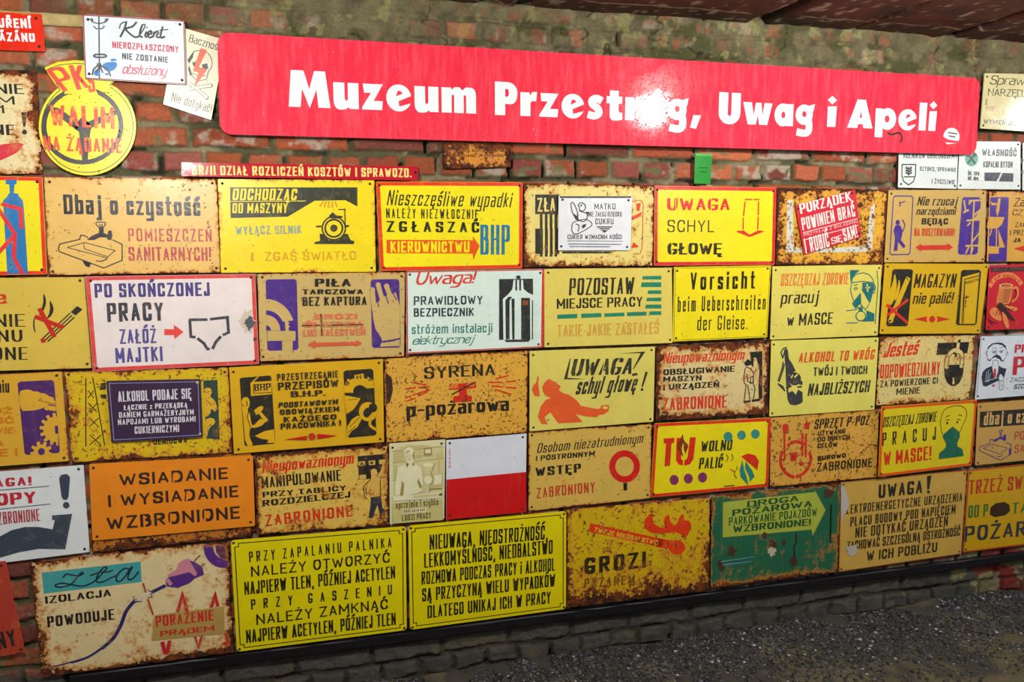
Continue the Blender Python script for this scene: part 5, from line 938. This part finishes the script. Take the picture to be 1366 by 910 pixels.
s = Sign('warning_sign', 'rusty tan fire-gear sign with red shovel, axe and bucket outlines', [(1027.5, 557.3), (1172.8, 546), (1170.5, 637), (1026.8, 650)], 'd2a048', rust=-.62, edge=.6, edgew=.010, speck=0.68).v(1016, 560)
RS = 'c83424'
s.l(RS, 15, [108, 165, 98, 205, 105, 248, 130, 280, 165, 297, 205, 288, 240, 255, 256, 205, 248, 170], sm=1).l(RS, 15, [135, 135, 160, 118, 190, 116, 228, 130], sm=1).l(RS, 11, [118, 55, 120, 208], [212, 70, 212, 190], [230, 72, 229, 195]).p(RS, [108, 28, 122, 20, 140, 26, 138, 55, 122, 66, 108, 56], [220, 20, 252, 10, 246, 52, 222, 48], [145, 172, 188, 168, 180, 215, 152, 218], [188, 228, 204, 215, 226, 228, 206, 242]).l('d2a048', 5, [172, 288, 174, 306])
s.v(1016, 380).t('SPRZĘT P-POŻ', 272, 752, 566, 728, 50, K, .17, .1, sl=.15, gap=.16).v(1016, 560).t('UŻYWANIE', 292, 85, 438, 70, 24, K, .26, .15, sl=.1, gap=.14).t('DO INNYCH', 290, 116, 458, 100, 25, K, .26, .15, gap=.14).t('CELÓW', 290, 149, 393, 140, 25, K, .26, .15, gap=.16).t('SUROWO', 290, 213, 438, 196, 23, K, .36, .15, gap=.16).t('ZABRONIONE', 287, 270, 573, 244, 45, K, .17, .12, gap=.18)

s = Sign('warning_sign', 'yellow orange-framed sign with an egg-shaped head in a green mask', [(1175.4, 542), (1304, 533), (1296.5, 621.5), (1171, 637)], 'd4c22c', d=.026, rust=-1.2, edge=.2, border=('d85218', .012), tilt=(.03, 0)).v(1016, 380)
s.t('OSZCZĘDZAJ ZDROWIE', 628, 743, 914, 711, 52, K2, .11, .09, sl=.15, gap=.12).t('PRACUJ', 627, 840, 906, 806, 68, K2, .13, .09, gap=.55).v(1016, 560).t('W MASCE!', 633, 240, 889, 207, 72, 'cc2c1c', .18, .11, gap=.14)
GN = '14604c'; s.v(1226, 530, 140)
s.l(K2, 7, [305, 490, 284, 400, 282, 290, 330, 165, 430, 118, 530, 112, 600, 150, 620, 230, 585, 330, 530, 455], sm=1).p(GN, [435, 380, 525, 452, 530, 510, 495, 600, 500, 640, 565, 678, 580, 765, 255, 808, 262, 730, 345, 655, 350, 600, 305, 515, 312, 488]).e(K2, (366, 336, 13, 16), (497, 324, 12, 15)).l(K2, 7, [342, 262, 370, 245, 400, 236], [508, 230, 532, 230, 556, 242], [348, 302, 372, 292, 396, 296], [490, 292, 512, 286, 535, 294], sm=1)

s = Sign('warning_sign', 'brownish tan sign with a purple washbasin at the right edge', [(1304, 538), (1422, 529), (1414, 610), (1300.4, 621.5)], 'c09854', rust=-.85, edge=.5, edgew=.010).v(1226, 530, 140)
PB = '3a2a6c'
s.p('221e1a', [795, 190, 1500, 145, 1500, 350, 785, 396]).t('dbaj o czystość', 838, 366, 1790, 300, 165, 'c8a468', .22, .13, gap=.14, r=.25).l(PB, 8, [785, 650, 920, 600, 925, 550, 960, 550, 966, 575], [1130, 590, 1196, 612, 1196, 740, 1060, 822, 780, 692, 785, 650], [1015, 770, 1060, 772, 1085, 750]).l(PB, 6, [835, 665, 950, 610, 1150, 660, 1060, 742, 835, 665], [952, 628, 950, 676]).p('3a2a8a', [964, 578, 985, 545, 1050, 520, 1085, 522, 1112, 480, 1132, 490, 1130, 560, 1104, 572, 1082, 545, 1040, 548, 1000, 578]).l(PB, 8, [1042, 430, 1086, 428, 1070, 465, 1072, 520, 1052, 520, 1055, 465, 1042, 430]).p('3a2a8a', [1168, 670, 1196, 660, 1196, 740, 1170, 752])
s.t('POMIESZCZEŃ', 1240, 556, 1960, 500, 105, 'b84438', .13, gap=.18).t('SANITARNYCH', 1240, 726, 1960, 660, 105, 'b84438', .13, gap=.18)

# ---- bottom row
s = Sign('warning_sign', 'faded red brickish sign with two dark letters, left of the plug sign', [(-130, 758), (8.5, 748), (35, 871), (-100, 892)], 'a83626', rust=-.55, edge=.4, speck=.2, d=.016, rough=.6).v(0, 677)
s.t('NY', -8, 742, 103, 716, 88, '221410', .2, .12, gap=.16)

s = Sign('warning_sign', 'cream rusted sign with a purple plug, torn cable and teal script band', [(39, 751), (305, 720.6), (313, 871), (55, 905)], 'dcc898', rust=-.36, edge=.72, edgew=.020, speck=.25, low=.2).v(0, 677)
s.p('449a9a', [218, 340, 732, 282, 738, 388, 228, 450]).l('16263c', 9, [328, 366, 345, 348, 375, 352, 408, 356, 432, 346, 428, 338, 412, 352, 372, 398, 330, 414, 296, 414, 290, 404, 320, 395, 370, 402, 420, 410, 460, 402, 500, 378, 548, 326, 556, 314, 542, 312, 516, 340, 502, 374, 510, 390, 540, 386, 580, 366, 618, 350], sm=1).l('16263c', 9, [468, 356, 520, 338, 560, 336, 590, 326], [672, 322, 650, 318, 620, 340, 605, 372, 618, 386, 645, 368, 676, 322, 688, 312, 668, 352, 668, 374, 684, 374, 704, 358, 722, 334], sm=1)
s.t('IZOLACJA', 237, 502, 580, 462, 38, K, .30, .12, gap=.16).t('POWODUJE', 248, 625, 606, 582, 56, K, .24, .11, gap=.14)
s.l('262060', 8, [205, 838, 290, 826, 380, 802], sm=1).l('262060', 13, [370, 808, 460, 778, 545, 722], sm=1).l('262060', 19, [530, 735, 590, 680, 630, 610, 655, 545, 690, 498, 712, 484], sm=1).l('262060', 19, [788, 442, 862, 406]).l('d8d4c8', 5, [704, 488, 730, 470, 745, 458, 790, 440], [706, 482, 745, 476, 770, 452, 788, 446], sm=1).l('262060', 4, [704, 490, 740, 490], [698, 480, 694, 460], [790, 446, 770, 425], [786, 448, 790, 466, 770, 470])
s.p('c88090', [870, 352, 918, 322, 932, 288, 955, 272, 985, 266, 1006, 290, 1034, 340, 1026, 370, 985, 338, 930, 352, 882, 370]).p('54287a', [862, 378, 880, 362, 932, 350, 985, 336, 1016, 358, 1028, 346, 988, 276, 1012, 282, 1054, 310, 1062, 350, 1018, 366, 986, 394, 926, 418, 868, 410]).p('c88090', [862, 380, 878, 368, 900, 396, 884, 408]).l('8a4a48', 7, [1012, 278, 1042, 248], [1042, 308, 1068, 291])
ring = [w for i in range(11) for w in (1165 + 105 * math.cos(math.radians(188 - 11.6 * i)), 205 + 108 * math.sin(math.radians(188 - 11.6 * i)))] + [w for i in range(11) for w in (1168 + 58 * math.cos(math.radians(72 + 11.6 * i)), 205 + 62 * math.sin(math.radians(72 + 11.6 * i)))]
s.p('54287a', ring).p('5c2850', [1122, 196, 1190, 180, 1192, 262, 1150, 262, 1126, 232])
s.p('b09050', [805, 560, 1165, 515, 1170, 655, 790, 692], name='stain').t('PORAŻENIE', 812, 622, 1120, 586, 56, 'bc2c28', .18, .12, gap=.14).t('PRĄDEM', 835, 672, 1116, 640, 29, 'bc2c28', .34, .15, gap=.16)
s.p('bc2428', [950, 428, 983, 535, 965, 538, 950, 470, 935, 542, 917, 542], [1122, 430, 1143, 512, 1126, 515, 1118, 478, 1110, 518, 1091, 520], [835, 700, 855, 696, 865, 735, 875, 692, 893, 690, 880, 760, 850, 762], [1010, 672, 1022, 670, 1032, 718, 1045, 668, 1056, 667, 1035, 742], [1168, 655, 1184, 650, 1192, 682, 1214, 672, 1200, 732, 1153, 706, 1178, 696]).l('a83028', 9, [745, 393, 760, 440], [770, 475, 798, 558])

def enamel(label, corners, frame):
    s = Sign('enamel_sign', label, corners, 'dfd00a', d=.017, rust=-1.15, edge=.55, edgew=.0045, rough=.22, speck=0, fade=.1, streak=.05, thick=.004, cr=.012, nails=False)
    a, b = .012, .024; L = s.L
    P = [Vector((L[i].x + sx * u, L[i].y + sz * v)) for i, sx, sz in ((0, 1, -1), (1, -1, -1), (2, -1, 1), (3, 1, 1)) for u, v in (((b, a), (b, b), (a, b)) if i in (1, 3) else ((a, b), (b, b), (b, a)))]
    P = [P[0], P[1], P[2], P[3], P[4], P[5], Vector((L[2].x - a, L[2].y + b)), Vector((L[2].x - b, L[2].y + b)), Vector((L[2].x - b, L[2].y + a)), Vector((L[3].x + b, L[3].y + a)), Vector((L[3].x + b, L[3].y + b)), Vector((L[3].x + a, L[3].y + b))]
    polys = []
    for i in range(len(P)):
        p, q = P[i], P[(i + 1) % len(P)]; u = (q - p).normalized(); n = Vector((-u.y, u.x)) * .0016; e = u * .0012
        polys.append([p - n - e, q - n + e, q + n + e, p + n - e])
    s.convex = True; s.emit('frame_line', polys, '1e1e10'); s.convex = False
    for i in range(4):
        q = Vector((L[i].x + (.009 if i in (0, 3) else -.009), L[i].y + (-.009 if i < 2 else .009)))
        n = bpy.data.objects.new('nail', NAIL); COL.objects.link(n); n.parent = s.o; n.location = (q.x, -.0004, q.y)
    return s
E_ = '1c1c10'
s = enamel('glossy lemon sign with black frame, six lines about lighting a torch', [(307, 721), (542, 702), (543.4, 841), (315.4, 870.4)], 0).v(300, 677)
s.t('PRZY ZAPALANIU PALNIKA', 127, 286, 868, 208, 54, E_, .12, .11, gap=.3, r=.25).t('NALEŻY OTWORZYĆ', 137, 362, 858, 286, 54, E_, .15, .12, gap=.18, r=.5).t('NAJPIERW TLEN, PÓŹNIEJ ACETYLEN', 103, 456, 892, 368, 66, E_, .12, .1, gap=.16, r=.25).t('PRZY GASZENIU', 137, 532, 870, 452, 52, E_, .14, .11, gap=.72, r=.4).t('NALEŻY ZAMKNĄĆ', 165, 612, 848, 528, 54, E_, .15, .12, gap=.18, r=.5).t('NAJPIERW ACETYLEN, PÓŹNIEJ TLEN', 112, 706, 895, 610, 66, E_, .12, .1, gap=.16, r=.25)
s = enamel('glossy lemon sign with black frame, five lines on carelessness and alcohol', [(544, 701.3), (756, 681.7), (755.8, 812.8), (546.5, 841)], 0).v(550, 560)
s.t('NIEUWAGA, NIEOSTROŻNOŚĆ,', 90, 677, 710, 622, 76, E_, .11, .09, gap=.15, r=.25).t('LEKKOMYŚLNOŚĆ, NIEDBALSTWO', 62, 772, 736, 697, 74, E_, .11, .09, gap=.14, r=.25).v(600, 677)
s.t('ROZMOWA PODCZAS PRACY i ALKOHOL', -147, 403, 552, 328, 67, E_, .12, .09, gap=.14, r=.25).t('SĄ PRZYCZYNĄ WIELU WYPADKÓW', -144, 490, 553, 410, 66, E_, .12, .09, gap=.15, r=.25).t('DLATEGO UNIKAJ ICH W PRACY', -116, 577, 530, 498, 64, E_, .12, .09, gap=.16, r=.25)

s = Sign('warning_sign', 'heavily rusted yellow sign with a burning red match', [(756.3, 679.6), (947.3, 663.8), (947.2, 788.5), (755.8, 811.5)], 'ceac20', rust=-.36, edge=.4, edgew=.02, speck=.6, streak=.8, low=.85).v(600, 677)
OR = 'dc3c1a'
s.p(OR, [732, 82, 1112, 165, 1102, 208, 722, 126], [1085, 160, 1150, 172, 1150, 216, 1075, 207]).e(OR, (1182, 208, 42, 38)).t('TWOJE NIEDBALSTWO', 748, 128, 1080, 198, 26, 'd8b03c', .24, gap=.16)
s.p(OR, [1008, 92, 1020, 50, 1065, 27, 1054, 62, 1066, 88, 1095, 104, 1122, 105, 1111, 62, 1142, 28, 1145, 70, 1168, 96, 1186, 80, 1196, 48, 1216, 30, 1222, 72, 1246, 64, 1258, 98, 1240, 146, 1214, 163, 1206, 140, 1172, 128, 1120, 136, 1060, 138, 1020, 116], sm=1)
s.t('GROZI', 700, 350, 1020, 312, 85, '2a2412', .24, .16, gap=.24).t('POŻAREM', 700, 420, 960, 398, 48, '6a4a1c', .16, gap=.3, fade=1)

s = Sign('direction_sign', 'dark green sign with a yellow arrow pointing right', [(948, 662.5), (1121.6, 643.3), (1119, 763.7), (947.3, 785.5)], '246044', rust=-.48, edge=.8, edgew=.014, low=.15, speck=.25, streak=.25).v(800, 560)
YA = 'a4b048'
s.p(YA, [642, 430, 1122, 376, 1110, 350, 1176, 470, 1108, 606, 1104, 572, 640, 613]).t('DROGA', 767, 456, 1036, 424, 31, '204e2c', .44, .15, gap=.2).t('POŻAROWA', 690, 503, 1106, 452, 33, '204e2c', .42, .15, gap=.18).t('PARKOWANIE POJAZDÓW', 672, 552, 1130, 500, 42, '204e2c', .15, .11, gap=.16).t('WZBRONIONE!', 692, 588, 1098, 550, 36, '204e2c', .32, .14, gap=.16)
s.p('4a3022', blob(690, 685, 28, 36, 20, .6, 1), blob(902, 645, 30, 30, 18, .5, 2), blob(1008, 735, 24, 34, 18, .4, 3), blob(630, 760, 26, 34, 18, .6, 4), blob(1190, 385, 34, 30, 18, .4, 5), blob(860, 600, 20, 24, 14, .6, 6), blob(960, 640, 14, 18, 14, .6, 7), name='rust_spot').l('17301f', 8, [1022, 590, 1022, 640, 1012, 660, 1014, 720], sm=1, name='paint_run').p('b8b096', blob(895, 686, 28, 30, 16, .5, 8), name='chip').p('5a8a9a', [630, 735, 800, 712, 802, 716, 632, 742], [640, 752, 790, 735, 790, 740, 642, 760], name='scratch').l('141a14', 8, [1204, 440, 1200, 640])

s = Sign('warning_sign', 'tan electricity sign of dense capitals with a torn white left edge', [(1121, 643.3), (1290.7, 626.6), (1283.2, 739.4), (1118.5, 763.7)], 'c4a050', rust=-.72, edge=.5, edgew=.008, border=('a83024', .003)).v(1016, 560)
T_ = '28261c'
s.t('UWAGA', 607, 410, 845, 382, 70, T_, .24, .12, gap=.16).p(T_, [860, 294, 884, 290, 872, 362, 862, 364]).e(T_, (868, 376, 8)).t('ELEKTROENERGETYCZNE URZĄDZENIA', 420, 494, 1043, 424, 46, T_, .14, .1, gap=.14, r=.25).t('PLACU BUDOWY POD NAPIĘCIEM', 461, 557, 1008, 488, 48, T_, .15, .1, gap=.14, r=.25).t('NIE DOTYKAĆ URZĄDZEŃ', 487, 615, 968, 552, 52, T_, .15, .1, gap=.14, r=.25).t('ZACHOWAĆ SZCZEGÓLNĄ OSTROŻNOŚĆ', 443, 682, 1036, 602, 46, T_, .14, .1, gap=.14, r=.25).t('W ICH POBLIŻU', 545, 736, 912, 687, 50, T_, .18, .12, gap=.16)
s.p('b4b0a8', [412, 336, 428, 345, 442, 380, 456, 430, 446, 470, 424, 500, 413, 560], [438, 662, 470, 655, 492, 650, 500, 690, 470, 714, 450, 700], name='torn_patch')

s = Sign('warning_sign', 'yellow rusted fire sign with red and green capitals at the right edge', [(1291.4, 626.6), (1424, 613), (1414, 722), (1283.8, 738)], 'c69c22', rust=-.60, edge=.5, edgew=.010, border=('a83020', .006)).v(1016, 560)
s.t('STRZEŻ SWOJEGO', 1040, 394, 1530, 345, 72, 'b0301e', .17, .1, gap=.14).t('OD P', 1073, 512, 1182, 502, 64, '2e6a2a', .2, .11, gap=.16).t('TA', 1300, 490, 1385, 484, 56, '2e6a2a', .2, .11).p('33200f', [1192, 440, 1286, 424, 1296, 492, 1186, 512], sm=1, name='rust_spot').t('POŻARU', 1052, 636, 1440, 598, 78, '2c3440', .22, .13, gap=.22)

# ------------------------------------------------------------------ supports
def box_obj(name, p, q, half_z, half_y, mat, parent=None, segs=24, rough=.0):
    """a bar from p to q with a slightly uneven section"""
    V = []; F = []; R_ = random.Random(3)
    sec = [(-half_y, -half_z * .8), (-half_y * .8, -half_z), (half_y, -half_z), (half_y, half_z), (-half_y * .8, half_z), (-half_y, half_z * .8)]
    for i in range(segs + 1):
        c = p.lerp(q, i / segs)
        for y, z in sec: V.append((c.x, c.y + y + R_.gauss(0, 1) * rough, c.z + z + R_.gauss(0, 1) * rough))
    m = len(sec)
    for i in range(segs):
        for j in range(m): F.append((i * m + j, i * m + (j + 1) % m, (i + 1) * m + (j + 1) % m, (i + 1) * m + j))
    F.append(tuple(range(m))[::-1]); F.append(tuple(segs * m + j for j in range(m)))
    return mesh_obj(name, V, F, mat, parent)
o = box_obj('support_rail', Vector((-.66, -.012, EYE - .4905 * D)), Vector((3.9, -.012, EYE - .4905 * D)), .018, .011, plain_mat('black_tarred_steel', '17151a', .45, .3), rough=.0008, segs=60)
tag(o, 'long black steel rail carrying the bottom row of signs', 'rail')
a = wallpt(-60, 20, .02); b = wallpt(130, 32, .02)
o = box_obj('wooden_batten', Vector((a.x, -.012, wallpt(82, 26.5, .02).z)), Vector((b.x, -.012, wallpt(82, 26.5, .02).z)), .017, .012, plain_mat('raw_pine', 'b09a62', .7), rough=.0006)
tag(o, 'short raw pine batten behind the blue coat-stand sign', 'batten')
